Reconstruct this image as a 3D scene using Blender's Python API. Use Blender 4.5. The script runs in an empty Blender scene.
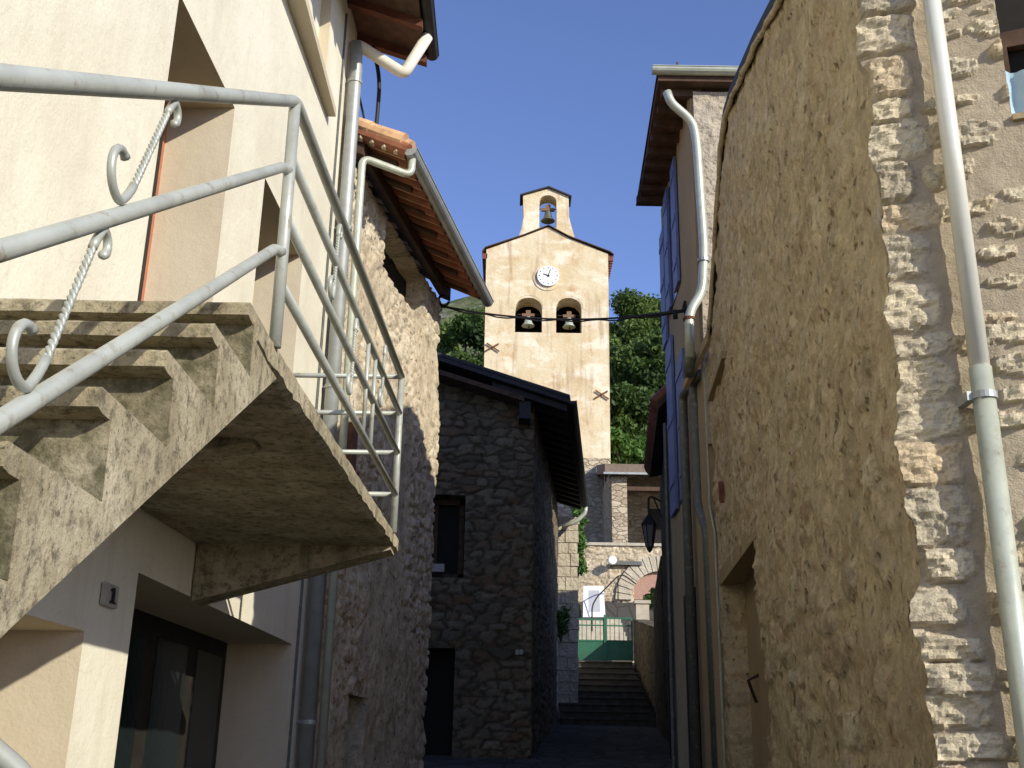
import bpy, math, random
import numpy as np
from mathutils import Vector
from mathutils.geometry import tessellate_polygon
random.seed(7)
sc = bpy.context.scene
COL = sc.collection
# ------------------------------------------------------------ camera
F_PX, PITCH, ROLL = 1100.0, math.radians(19.1), math.radians(-0.96)
EYE = np.array([0, 0, 1.6])
cd = bpy.data.cameras.new('camera'); cam = bpy.data.objects.new('camera', cd); COL.objects.link(cam)
cd.sensor_width = 36; cd.lens = F_PX * 36 / 1024; cd.clip_start = .05; cd.clip_end = 3000
_cp, _sp = math.cos(PITCH), math.sin(PITCH); _cr, _sr = math.cos(ROLL), math.sin(ROLL)
_f = np.array([0, _cp, _sp]); _u0 = np.array([0, -_sp, _cp]); _r0 = np.array([1., 0, 0])
_r = _r0 * _cr - _u0 * _sr; _u = _u0 * _cr + _r0 * _sr
from mathutils import Matrix
cam.matrix_world = Matrix(((_r[0], _u[0], -_f[0], 0), (_r[1], _u[1], -_f[1], 0), (_r[2], _u[2], -_f[2], 1.6), (0, 0, 0, 1)))
sc.camera = cam
# ------------------------------------------------------------ world, sun, exposure
SUN_DIR = Vector((1.0, -1.0, 0.64)).normalized()
w = bpy.data.worlds.new('World'); sc.world = w; w.use_nodes = True
nt = w.node_tree; bg = nt.nodes['Background']
sky = nt.nodes.new('ShaderNodeTexSky'); sky.sky_type = 'NISHITA'; sky.sun_disc = False
sky.sun_elevation = math.asin(SUN_DIR.z); sky.sun_rotation = math.atan2(SUN_DIR.x, SUN_DIR.y)
sky.altitude = 900; sky.air_density = 1.0; sky.dust_density = 0.6; sky.ozone_density = 2.4
tint = nt.nodes.new('ShaderNodeMix'); tint.data_type = 'RGBA'; tint.blend_type = 'MULTIPLY'; tint.inputs[0].default_value = 1; tint.inputs[7].default_value = (1.12, 1.08, 1.36, 1)
nt.links.new(sky.outputs[0], tint.inputs[6]); nt.links.new(tint.outputs[2], bg.inputs[0]); bg.inputs[1].default_value = 0.15
sl = bpy.data.lights.new('sun', 'SUN'); sl.energy = 4.7; sl.angle = math.radians(.5); sl.color = (1, .94, .81)
so = bpy.data.objects.new('sun', sl); COL.objects.link(so)
so.rotation_euler = SUN_DIR.to_track_quat('Z', 'Y').to_euler()
sc.view_settings.view_transform = 'Standard'; sc.view_settings.look = 'None'
sc.view_settings.exposure = 0.12; sc.view_settings.gamma = 1
sc.cycles.max_bounces = 8; sc.cycles.diffuse_bounces = 5

# ------------------------------------------------------------ survey helpers (metres from image bearings)
def ray(x, y): return _f + _r * (x - 512) / F_PX - _u * (y - 384) / F_PX
def atY(x, y, Y):
    d = ray(x, y); return EYE + d * (Y / d[1])
def onw(x, y, P, Q):
    n = np.array([Q[1] - P[1], -(Q[0] - P[0]), 0.]); d = ray(x, y)
    return EYE + d * (((np.array([P[0], P[1], 0]) - EYE) @ n) / (d @ n))

# ------------------------------------------------------------ materials
def rgb(c): return (c[0], c[1], c[2], 1)
class NT:
    def __init__(s, name):
        s.m = bpy.data.materials.new(name); s.m.use_nodes = True; s.t = s.m.node_tree; s.n = s.t.nodes
        s.b = s.n['Principled BSDF']; s.co = s.n.new('ShaderNodeTexCoord')
    def add(s, typ, **kw):
        n = s.n.new(typ)
        for k, v in kw.items():
            if k.startswith('i_'):
                k = k[2:]; k = int(k) if k.isdigit() else k
                n.inputs[k].default_value = v
            else: setattr(n, k, v)
        return n
    def link(s, a, b): s.t.links.new(a, b)
    def coord(s, scale=(1, 1, 1), rot=(0, 0, 0)):
        mp = s.add('ShaderNodeMapping'); mp.inputs['Scale'].default_value = scale; mp.inputs['Rotation'].default_value = rot
        s.link(s.co.outputs['Object'], mp.inputs[0]); return mp.outputs[0]
    def noise(s, sc_, det=6, rough=.6, vec=None, scale=(1, 1, 1)):
        n = s.add('ShaderNodeTexNoise', i_Scale=sc_, i_Detail=det, i_Roughness=rough)
        s.link(vec if vec is not None else s.coord(scale), n.inputs['Vector']); return n.outputs[0]
    def ramp(s, val, stops, interp='LINEAR'):
        r = s.add('ShaderNodeValToRGB'); r.color_ramp.interpolation = interp
        e = r.color_ramp.elements
        while len(e) < len(stops): e.new(.5)
        for q, (p, c) in zip(e, stops):
            q.position = p; q.color = rgb(c) if not isinstance(c, (int, float)) else (c, c, c, 1)
        s.link(val, r.inputs[0]); return r.outputs[0]
    def mix(s, a, b, fac, mode='MIX'):
        m = s.add('ShaderNodeMix', data_type='RGBA', blend_type=mode)
        for v, i in ((fac, 0), (a, 6), (b, 7)):
            if hasattr(v, 'links'): s.link(v, m.inputs[i])
            elif i == 0: m.inputs[0].default_value = v
            else: m.inputs[i].default_value = rgb(v)
        return m.outputs[2]
    def attr(s, name):
        a = s.add('ShaderNodeAttribute', attribute_name=name); return a.outputs['Fac']
    def bump(s, h, dist, strength=1.0, prev=None):
        b = s.add('ShaderNodeBump'); b.inputs['Strength'].default_value = strength; b.inputs['Distance'].default_value = dist
        s.link(h, b.inputs['Height'])
        if prev is not None: s.link(prev, b.inputs['Normal'])
        return b.outputs[0]
    def done(s, col, rough=.8, normal=None, metal=0, spec=.3):
        if hasattr(col, 'links'): s.link(col, s.b.inputs['Base Color'])
        else: s.b.inputs['Base Color'].default_value = rgb(col)
        if hasattr(rough, 'links'): s.link(rough, s.b.inputs['Roughness'])
        else: s.b.inputs['Roughness'].default_value = rough
        s.b.inputs['Metallic'].default_value = metal; s.b.inputs['Specular IOR Level'].default_value = spec
        if normal is not None: s.link(normal, s.b.inputs['Normal'])
        return s.m

def m_plain(name, c, rough=.7, metal=0, spec=.3, var=.12, nscale=14, bump=.001):
    t = NT(name); n = t.noise(nscale)
    d = tuple(max(0, v * (1 - var)) for v in c); l = tuple(min(1, v * (1 + var)) for v in c)
    return t.done(t.ramp(n, [(.3, d), (.7, l)]), rough, t.bump(n, bump), metal, spec)

def m_plaster(name, base, dirt, amt=.5, bump=.004, streak=(2.2, 2.2, .35), fine=60):
    t = NT(name)
    big = t.noise(1.1, 5, .6); st = t.noise(2.6, 6, .65, scale=streak); fi = t.noise(fine, 4, .6)
    c = t.mix(base, dirt, t.ramp(big, [(.42, 0), (.75, amt)]))
    c = t.mix(c, dirt, t.ramp(st, [(.5, 0), (.8, amt)]))
    cr = t.add('ShaderNodeTexVoronoi', feature='DISTANCE_TO_EDGE', i_Scale=.7); nz_ = t.add('ShaderNodeTexNoise', i_Scale=1.4, i_Detail=5.0); t.link(t.coord(), nz_.inputs['Vector']); mm_ = t.add('ShaderNodeMixRGB', blend_type='ADD'); mm_.inputs[0].default_value = .9; t.link(t.coord(), mm_.inputs[1]); t.link(nz_.outputs['Color'], mm_.inputs[2]); t.link(mm_.outputs[0], cr.inputs['Vector'])
    c = t.mix(c, tuple(v * .62 for v in dirt), t.ramp(cr.outputs['Distance'], [(.0, .16), (.005, 0)]))
    c = t.mix(c, tuple(v * .8 for v in base), t.ramp(fi, [(.45, 0), (.8, .4)]))
    b = t.bump(fi, bump); b = t.bump(t.noise(7, 5), bump * 3, prev=b)
    return t.done(c, .9, b, spec=.15)

def m_concrete(name='weathered concrete', moss=0):
    t = NT(name)
    a = t.noise(3.2, 8, .7); b = t.noise(22, 6, .75); c3 = t.noise(90, 3, .6)
    c = t.ramp(a, [(.3, (.19, .16, .10)), (.5, (.34, .295, .195)), (.68, (.47, .42, .30))])
    c = t.mix(c, (.085, .075, .05), t.ramp(b, [(.49, 0), (.64, .8)]))
    c = t.mix(c, (.55, .50, .40), t.ramp(t.noise(34, 5, .7), [(.6, 0), (.72, .5)]))
    c = t.mix(c, (.10, .09, .06), t.ramp(t.noise(3, 5, .65, scale=(2.5, 2.5, .3)), [(.55, 0), (.72, .7)]))
    c = t.mix(c, (.05, .045, .03), t.ramp(t.noise(60, 4, .7), [(.60, 0), (.68, .8)]))
    c = t.mix(c, (.42, .20, .08), t.ramp(t.noise(6, 3, .5), [(.70, 0), (.76, .6)]))
    if moss: c = t.mix(c, (.07, .065, .035), t.ramp(t.noise(14, 7, .75), [(.40, .35), (.60, .9)]))
    n = t.bump(b, .006); n = t.bump(c3, .003, prev=n)
    return t.done(c, .95, n, spec=.1)

def m_attrstone(name, stones, mortar, pit=None, grain=30, gb=.006, spots=0):
    """stone relief material: vertex attributes 'stone' (0 mortar..1 stone) and 'cell' (random per stone)"""
    t = NT(name); st = t.attr('stone'); ce = t.attr('cell')
    n = t.noise(grain, 8, .7); big = t.noise(1.5, 4)
    k = len(stones); sc_ = t.ramp(ce, [(i / max(1, k - 1), s) for i, s in enumerate(stones)])
    sc_ = t.mix(sc_, (.06, .05, .04), t.ramp(n, [(.5, 0), (.72, .65)]))
    mo = t.mix(mortar, tuple(v * .6 for v in mortar), t.ramp(t.noise(9, 6, .7), [(.4, 0), (.75, .7)]))
    c = t.mix(mo, sc_, st)
    c = t.mix(c, tuple(v * .7 for v in mortar), t.ramp(big, [(.45, 0), (.75, .5)]))
    if pit is not None:
        c = t.mix(c, pit, t.attr('pit'))
    b = t.bump(n, gb); b = t.bump(t.noise(120, 3), gb * .4, prev=b)
    if spots:
        sp = t.ramp(t.noise(spots, 5, .62, scale=(1, 1, .75)), [(.61, 0), (.68, .75)]); sp2 = t.ramp(t.noise(spots * 1.9, 4, .6), [(.60, 0), (.70, .5)])
        lt = t.ramp(t.noise(spots * .8, 6, .7), [(.50, 0), (.68, .55)])
        c = t.mix(c, tuple(v * .55 for v in mortar), t.ramp(t.noise(3.1, 6, .7), [(.46, 0), (.66, .75)]))
        c = t.mix(c, tuple(v * k for v, k in zip(mortar, (.62, .5, .45))), t.ramp(t.noise(5.5, 5, .65), [(.56, 0), (.66, .6)]))
        c = t.mix(c, tuple(min(1, v * 1.4) for v in mortar), t.ramp(t.noise(7, 6, .7), [(.52, 0), (.66, .5)]))
        c = t.mix(c, tuple(min(1, v * 1.45) for v in mortar), lt); c = t.mix(c, pit, t.mix(sp2, (1, 1, 1), sp)); 
        inv = t.ramp(sp, [(0, 1), (1, 0)]); b = t.bump(inv, .02, prev=b); b = t.bump(lt, .01, prev=b)
    return t.done(c, .93, b, spec=.1)

def m_vorstone(name, c1, c2, mortar, size=(.3, .3, .16), rough=.93, bump=.02, edge=.09):
    t = NT(name)
    v = t.coord((1 / size[0], 1 / size[1], 1 / size[2]))
    nz = t.add('ShaderNodeTexNoise', i_Scale=1.2, i_Detail=3.0); t.link(v, nz.inputs['Vector'])
    ad = t.add('ShaderNodeMixRGB', blend_type='ADD'); ad.inputs[0].default_value = .35
    t.link(v, ad.inputs[1]); t.link(nz.outputs['Color'], ad.inputs[2])
    vo = t.add('ShaderNodeTexVoronoi', feature='DISTANCE_TO_EDGE', i_Scale=1.0); t.link(ad.outputs[0], vo.inputs['Vector'])
    vc = t.add('ShaderNodeTexVoronoi', feature='F1', i_Scale=1.0); t.link(ad.outputs[0], vc.inputs['Vector'])
    n = t.noise(24, 7, .7)
    bw = t.add('ShaderNodeSeparateColor'); t.link(vc.outputs['Color'], bw.inputs[0])
    s = t.ramp(bw.outputs[0], [(.1, c1), (.9, c2)])
    s = t.mix(s, tuple(x * .45 for x in c1), t.ramp(n, [(.45, 0), (.75, .7)]))
    e = t.ramp(vo.outputs['Distance'], [(.0, 0), (edge, 1)])
    c = t.mix(mortar, s, e)
    b = t.bump(e, bump); b = t.bump(n, bump * .6, prev=b)
    return t.done(c, rough, b, spec=.1)

def m_leaf(name, c1, c2):
    t = NT(name); a = t.attr('tint')
    c = t.ramp(a, [(0, c1), (1, c2)])
    m = t.done(c, .6, spec=.3)
    tr = t.add('ShaderNodeBsdfTranslucent'); t.link(c, tr.inputs[0])
    mx = t.add('ShaderNodeMixShader'); mx.inputs[0].default_value = .3
    t.link(t.b.outputs[0], mx.inputs[1]); t.link(tr.outputs[0], mx.inputs[2]); t.link(mx.outputs[0], t.n['Material Output'].inputs[0])
    return m

def m_metal_paint(name, c, wear=(.33, .30, .24), rough=.45, metal=.2):
    t = NT(name); n = t.noise(18, 6, .7); g = t.noise(5, 4)
    col = t.mix(c, tuple(v * .72 for v in c), t.ramp(g, [(.4, 0), (.7, .8)]))
    col = t.mix(col, wear, t.ramp(n, [(.55, 0), (.68, .7)]))
    col = t.mix(col, (.17, .08, .04), t.ramp(t.noise(9, 6, .75), [(.66, 0), (.74, .8)]))
    return t.done(col, rough, t.bump(n, .001), metal, .5)

M = dict(
    white=m_plaster('cream plaster', (.74, .705, .565), (.60, .54, .41), .7, .0025),
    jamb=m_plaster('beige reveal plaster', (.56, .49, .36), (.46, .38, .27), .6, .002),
    concrete=m_concrete(), mossy=m_concrete('mossy concrete', 1),
    rail=m_metal_paint('grey green painted tube', (.41, .43, .385), wear=(.24, .20, .14)),
    zinc=m_metal_paint('zinc', (.36, .38, .37), rough=.5, metal=.35),
    darkpipe=m_metal_paint('dull grey pipe', (.12, .13, .12), rough=.55),
    palepipe=m_metal_paint('pale green grey enamelled pipe', (.50, .53, .43), rough=.35),
    pvc=m_plain('cream pvc', (.66, .64, .54), .45, var=.06),
    mortarstone=m_attrstone('pointed fieldstone', [(.66, .57, .39), (.74, .65, .46), (.50, .44, .32), (.70, .56, .36)], (.50, .42, .30), grain=34, gb=.014),
    roughcast=m_attrstone('ochre lime render', [(.62, .53, .36), (.50, .41, .27), (.74, .66, .48), (.46, .32, .20), (.58, .52, .40)], (.62, .51, .325), pit=(.20, .145, .085), grain=26, gb=.014, spots=13),
    rubble=m_attrstone('pale rubble masonry', [(.66, .58, .42), (.74, .66, .50), (.56, .46, .33), (.70, .62, .48)], (.62, .52, .36), pit=(.20, .15, .09), grain=20, gb=.014, spots=16),
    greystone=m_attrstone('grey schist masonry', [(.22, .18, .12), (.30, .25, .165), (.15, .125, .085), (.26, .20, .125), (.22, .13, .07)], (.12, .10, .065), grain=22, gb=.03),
    towerstone=m_vorstone('tower rubble', (.40, .32, .22), (.60, .51, .37), (.40, .32, .22), (.30, .30, .14), bump=.03),
    retstone=m_vorstone('terrace rubble', (.36, .30, .21), (.56, .49, .36), (.20, .16, .11), (.34, .34, .22), bump=.035),
    quoin=m_plaster('pale dressed stone', (.56, .50, .38), (.36, .30, .21), .7, .02, fine=18),
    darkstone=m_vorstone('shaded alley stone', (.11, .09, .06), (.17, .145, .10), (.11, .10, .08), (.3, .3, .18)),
    grit=m_plaster('rough grey cast render', (.46, .40, .31), (.33, .28, .21), .5, .02, fine=24),
    tan=m_plaster('tan facade plaster', (.40, .31, .18), (.28, .21, .12), .5, .004),
    blue=m_plain('faded blue shutter paint', (.15, .19, .37), .55, var=.15),
    tile=m_plain('terracotta', (.22, .085, .045), .85, var=.35, nscale=5, bump=.004),
    paletile=m_plain('bleached terracotta', (.58, .36, .20), .85, var=.3, nscale=6, bump=.004),
    soffit=m_plain('aged dark wood', (.085, .05, .032), .85, var=.35, nscale=9, bump=.003),
    redsoffit=m_plain('red brown tile underside', (.12, .045, .026), .85, var=.45, nscale=4, bump=.004),
    slate=m_plain('blackish roof edge', (.035, .034, .034), .7, var=.3),
    dark=m_plain('unlit interior', (.02, .018, .015), .9),  # near-black colour standing in for the shade inside openings
    door=m_plain('dark stained door', (.022, .019, .015), .6, var=.4, nscale=6),
    teal=m_plain('dull teal door paint', (.05, .14, .11), .45, var=.15),
    redwood=m_plain('red brown frame', (.42, .16, .09), .6),
    iron=m_plain('wrought iron', (.03, .027, .025), .6, metal=.3),
    rust=m_plain('rusty iron', (.16, .07, .035), .85, var=.3),
    bronze=m_plain('weathered bronze', (.16, .17, .12), .5, metal=.5, var=.3),
    palebronze=m_plain('pale patinated bronze', (.42, .46, .38), .5, metal=.3, var=.2),
    bwood=m_plain('bell yoke oak', (.20, .12, .07), .85),
    clock=m_plain('white enamel', (.83, .83, .80), .35, var=.02),
    black=m_plain('black paint', (.02, .02, .02), .5),
    green=m_metal_paint('green gate paint', (.03, .14, .085), wear=(.05, .13, .09)),
    panelw=m_plain('white painted frame', (.78, .77, .72), .5, var=.05),
    panelg=m_plain('grey glazing film', (.42, .43, .44), .3, var=.05),
    brick=m_plain('pink brick lining', (.40, .24, .18), .9, var=.2),
    stonepave=m_vorstone('worn stone paving', (.075, .07, .06), (.10, .095, .085), (.05, .045, .04), (.45, .45, .45), bump=.01),
    step=m_plain('worn shaded step stone', (.11, .098, .075), .9, var=.3, nscale=6, bump=.006),  # step stone with the alley's shade darkened into its colour
    litstep=m_plain('sunlit step stone', (.45, .40, .31), .9, var=.2, nscale=6, bump=.006),  # lit copy of the step stone, sun brightness put into the colour
    plate=m_plain('pale enamel plate', (.40, .38, .33), .5, var=.1),
    cable=m_plain('black cable sheath', (.02, .02, .022), .6),
    bark=m_plain('bark', (.09, .07, .05), .95, var=.3),
    cloth=m_plain('light blue cloth', (.42, .58, .66), .9, var=.1),
    glass=m_plain('dark pane', (.012, .018, .018), .16, spec=.35, var=.1),
    leafA=m_leaf('chestnut leaves', (.02, .045, .01), (.10, .17, .035)),
    leafB=m_leaf('ash leaves', (.035, .07, .014), (.18, .26, .06)),
    leafC=m_leaf('climber leaves', (.05, .12, .02), (.13, .24, .05)),
)
def m_ochre():
    t = NT('ochre church plaster')
    a = t.noise(.55, 7, .65); b = t.noise(1.6, 7, .7, scale=(1, 1, .7)); st = t.noise(1.4, 5, .6, scale=(2, 2, .25)); h = t.noise(1.2, 6, .6, scale=(.7, .7, 1.3))
    c = t.ramp(a, [(.3, (.60, .46, .27)), (.5, (.67, .56, .36)), (.7, (.75, .67, .48))])
    c = t.mix(c, (.52, .31, .13), t.ramp(b, [(.52, 0), (.68, .7)]))
    c = t.mix(c, (.84, .76, .60), t.ramp(h, [(.50, 0), (.62, .8)]))
    c = t.mix(c, (.36, .23, .13), t.ramp(st, [(.53, 0), (.70, .7)]))
    return t.done(c, .93, t.bump(t.noise(6, 8, .7), .03), spec=.1)
M['ochre'] = m_ochre()
def m_hill():
    t = NT('scrub and rock hillside')
    v = t.noise(.09, 8, .7); r = t.noise(.05, 7, .75); f = t.noise(.5, 6, .7)
    c = t.ramp(v, [(.35, (.08, .11, .035)), (.55, (.16, .18, .08)), (.7, (.24, .23, .12))])
    c = t.mix(c, (.42, .38, .32), t.ramp(t.noise(.35, 7, .75), [(.54, 0), (.62, .8)])); c = t.mix(c, (.36, .33, .27), t.ramp(r, [(.54, 0), (.62, .7)]))
    c = t.mix(c, (.03, .045, .015), t.ramp(f, [(.5, 0), (.62, .7)]))
    return t.done(c, .95, t.bump(f, 1.2), spec=.05)
M['hill'] = m_hill()

# ------------------------------------------------------------ object plumbing
LOC = {}
def thing(name, label, cat, loc=(0, 0, 0), group=None):
    o = bpy.data.objects.new(name, None); COL.objects.link(o); o.empty_display_size = .3
    o.location = loc; o['label'] = label; o['category'] = cat
    if group: o['group'] = group
    LOC[o.name] = np.array(loc, float); return o
def mk(name, verts, faces, mat, parent=None, smooth=False, label=None, cat=None, group=None, kind=None, loc=None, attrs=None):
    V = np.asarray(verts, float).reshape(-1, 3)
    if parent is not None: L = LOC[parent.name]
    else: L = np.array(loc if loc is not None else (0, 0, 0), float)
    V = V - L
    me = bpy.data.meshes.new(name)
    me.from_pydata(V.tolist(), [], [tuple(int(i) for i in f) for f in faces])
    me.materials.append(M[mat] if isinstance(mat, str) else mat)
    if smooth: me.polygons.foreach_set('use_smooth', [True] * len(me.polygons))
    if attrs:
        for k, a in attrs.items():
            at = me.attributes.new(k, 'FLOAT', 'POINT'); at.data.foreach_set('value', np.asarray(a, np.float32).ravel())
    me.update(); o = bpy.data.objects.new(name, me); COL.objects.link(o)
    if parent is not None: o.parent = parent
    else: o.location = L
    LOC[o.name] = L
    if label: o['label'] = label
    if cat: o['category'] = cat
    if group: o['group'] = group
    if kind: o['kind'] = kind
    return o
class MB:
    def __init__(s): s.v = []; s.f = []; s.p = []
    def add(s, v, f):
        b = len(s.v); s.p.append((b, len(s.f))); s.v += [tuple(map(float, p)) for p in v]; s.f += [tuple(i + b for i in q) for q in f]; return s
    def box(s, a, b):
        x0, y0, z0 = a; x1, y1, z1 = b
        return s.add([(x0, y0, z0), (x1, y0, z0), (x1, y1, z0), (x0, y1, z0), (x0, y0, z1), (x1, y0, z1), (x1, y1, z1), (x0, y1, z1)],
                     [(0, 3, 2, 1), (4, 5, 6, 7), (0, 1, 5, 4), (1, 2, 6, 5), (2, 3, 7, 6), (3, 0, 4, 7)])
    def hexa(s, lo, hi):  # two quads of 4 points
        return s.add(list(lo) + list(hi), [(0, 3, 2, 1), (4, 5, 6, 7), (0, 1, 5, 4), (1, 2, 6, 5), (2, 3, 7, 6), (3, 0, 4, 7)])
    def slab(s, quad, t):  # quad of 4 points thickened by vector t
        q = [np.array(p, float) for p in quad]; t = np.array(t, float)
        return s.hexa(q, [p + t for p in q])
    def prism(s, poly, t):  # planar polygon thickened by vector
        p = [np.array(a, float) for a in poly]; t = np.array(t, float); n = len(p)
        tr = tessellate_polygon([[Vector(a) for a in p]])
        f = [tuple(q) for q in tr] + [tuple(i + n for i in q[::-1]) for q in tr] + [(i, (i + 1) % n, (i + 1) % n + n, i + n) for i in range(n)]
        return s.add(p + [a + t for a in p], f)
    def tube(s, pts, r, seg=10, caps=True):
        P = [Vector(p) for p in pts]; n = len(P); R = r if hasattr(r, '__len__') else [r] * n
        T = [(P[min(i + 1, n - 1)] - P[max(i - 1, 0)]).normalized() for i in range(n)]
        a = Vector((0, 0, 1)) if abs(T[0].z) < .9 else Vector((1, 0, 0))
        N = (a - T[0] * a.dot(T[0])).normalized(); V = []; F = []
        for i in range(n):
            N = (N - T[i] * N.dot(T[i])).normalized(); B = T[i].cross(N)
            for k in range(seg):
                q = 2 * math.pi * k / seg; V.append(P[i] + (N * math.cos(q) + B * math.sin(q)) * R[i])
        for i in range(n - 1):
            for k in range(seg):
                F.append((i * seg + k, i * seg + (k + 1) % seg, (i + 1) * seg + (k + 1) % seg, (i + 1) * seg + k))
        if caps: F.append(tuple(range(seg))[::-1]); F.append(tuple((n - 1) * seg + k for k in range(seg)))
        return s.add(V, F)
    def lathe(s, prof, c, seg=24, axis='z'):
        V = []; F = []
        for (r, h) in prof:
            for k in range(seg):
                q = 2 * math.pi * k / seg
                if axis == 'z': V.append((c[0] + r * math.cos(q), c[1] + r * math.sin(q), c[2] + h))
                else: V.append((c[0] + r * math.cos(q), c[1] - h, c[2] + r * math.sin(q)))
        for i in range(len(prof) - 1):
            for k in range(seg):
                F.append((i * seg + k, i * seg + (k + 1) % seg, (i + 1) * seg + (k + 1) % seg, (i + 1) * seg + k))
        F.append(tuple(range(seg))[::-1]); F.append(tuple((len(prof) - 1) * seg + k for k in range(seg)))
        return s.add(V, F)
    def pieces(s, name, mat, parent=None, per=1, **kw):
        P = s.p[::per] + [(len(s.v), len(s.f))]; out = []
        for (a, fa), (b, fb) in zip(P[:-1], P[1:]): out.append(mk(name, s.v[a:b], [tuple(i - a for i in f) for f in s.f[fa:fb]], mat, parent, **kw))
        return out
    def build(s, name, mat, parent=None, **kw): return mk(name, s.v, s.f, mat, parent, **kw)
def bez(pts, n=8, rad=.1):
    """round the corners of a polyline"""
    P = [Vector(p) for p in pts]; out = [P[0]]
    for i in range(1, len(P) - 1):
        a = (P[i - 1] - P[i]); b = (P[i + 1] - P[i]); r = min(rad, a.length * .45, b.length * .45)
        A = P[i] + a.normalized() * r; B = P[i] + b.normalized() * r
        for k in range(n + 1):
            t = k / n; out.append(A * (1 - t) ** 2 + P[i] * 2 * t * (1 - t) + B * t * t)
    out.append(P[-1]); return out

# ------------------------------------------------------------ numpy noise
def _h(ix, iy, seed):
    n = (ix.astype(np.int64) * 374761393 + iy.astype(np.int64) * 668265263 + seed * 1442695041) & 0xffffffff
    n = ((n ^ (n >> 13)) * 1274126177) & 0xffffffff
    return ((n ^ (n >> 16)) & 0xffff) / 65535.0
def vnoise(x, y, seed=0):
    xi = np.floor(x); yi = np.floor(y); fx = x - xi; fy = y - yi
    fx = fx * fx * (3 - 2 * fx); fy = fy * fy * (3 - 2 * fy)
    a = _h(xi, yi, seed); b = _h(xi + 1, yi, seed); c = _h(xi, yi + 1, seed); d = _h(xi + 1, yi + 1, seed)
    return (a * (1 - fx) + b * fx) * (1 - fy) + (c * (1 - fx) + d * fx) * fy
def fbm(x, y, seed=0, o=4):
    s = 0; a = .5
    for i in range(o): s = s + a * vnoise(x, y, seed + i * 17); x = x * 2.03; y = y * 2.03; a *= .5
    return s
def sm(x, a, b):
    t = np.clip((x - a) / (b - a), 0, 1); return t * t * (3 - 2 * t)
def masonry(u, z, seed, row=.17, wid=.36, joint=.03, warp=.06):
    u = u + (fbm(u * 2.2, z * 2.2, seed + 3) - .47) * warp * 5; z = z + (fbm(u * 1.7, z * 1.7 + 9, seed + 5) - .47) * warp * 2.4
    rr = np.random.RandomState(seed); hs = row * (.55 + .9 * rr.rand(300)); cum = np.cumsum(hs) - 5
    r = np.clip(np.searchsorted(cum, z), 1, 298); z0 = cum[r - 1]; z1 = cum[r]
    hv = z1 - z0; w_ = wid * (.7 + .6 * _h(r, r * 0, seed)) * np.clip(hv / row, .7, 1.3)
    us = u / w_ + _h(r, r * 0 + 5, seed) * 7; k = np.floor(us)
    b0 = k + (_h(k, r, seed + 1) - .5) * .7; k = np.where(us < b0, k - 1, k)
    b0 = k + (_h(k, r, seed + 1) - .5) * .7; b1 = k + 1 + (_h(k + 1, r, seed + 1) - .5) * .7
    dx = np.minimum(us - b0, b1 - us) * w_; dz = np.minimum(z - z0, z1 - z)
    cell = _h(k, r, seed + 9)
    rad = .035; ax = np.maximum(rad - dx, 0); az = np.maximum(rad - dz, 0); d = rad - np.sqrt(ax * ax + az * az) - (fbm(u * 9, z * 9, seed + 41, 3) - .43) * .02
    return sm(d, joint * .25, joint), cell

def worley(u, z, seed, w=.26, h=.15, warp=.05):
    x = (u + (fbm(u * 5, z * 5, seed + 1, 4) - .47) * warp) / w; y = (z + (fbm(u * 5 + 7, z * 5, seed + 2, 4) - .47) * warp) / h
    x = x + .5 * (np.floor(y) % 2); xi = np.floor(x); yi = np.floor(y); f1 = np.full(x.shape, 9.); f2 = f1.copy(); ce = f1 * 0
    for dx in (-1, 0, 1):
        for dy in (-1, 0, 1):
            cx = xi + dx; cy = yi + dy; px = cx + .5 + (_h(cx, cy, seed) - .5) * .85; py = cy + .5 + (_h(cx, cy, seed + 5) - .5) * .85
            d = np.sqrt((px - x) ** 2 + (py - y) ** 2) * (.8 + .4 * _h(cx, cy, seed + 8)); c = _h(cx, cy, seed + 9)
            n1 = d < f1; f2 = np.where(n1, f1, np.minimum(f2, d)); ce = np.where(n1, c, ce); f1 = np.where(n1, d, f1)
    return sm(f2 - f1, .03, .22), ce
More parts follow.
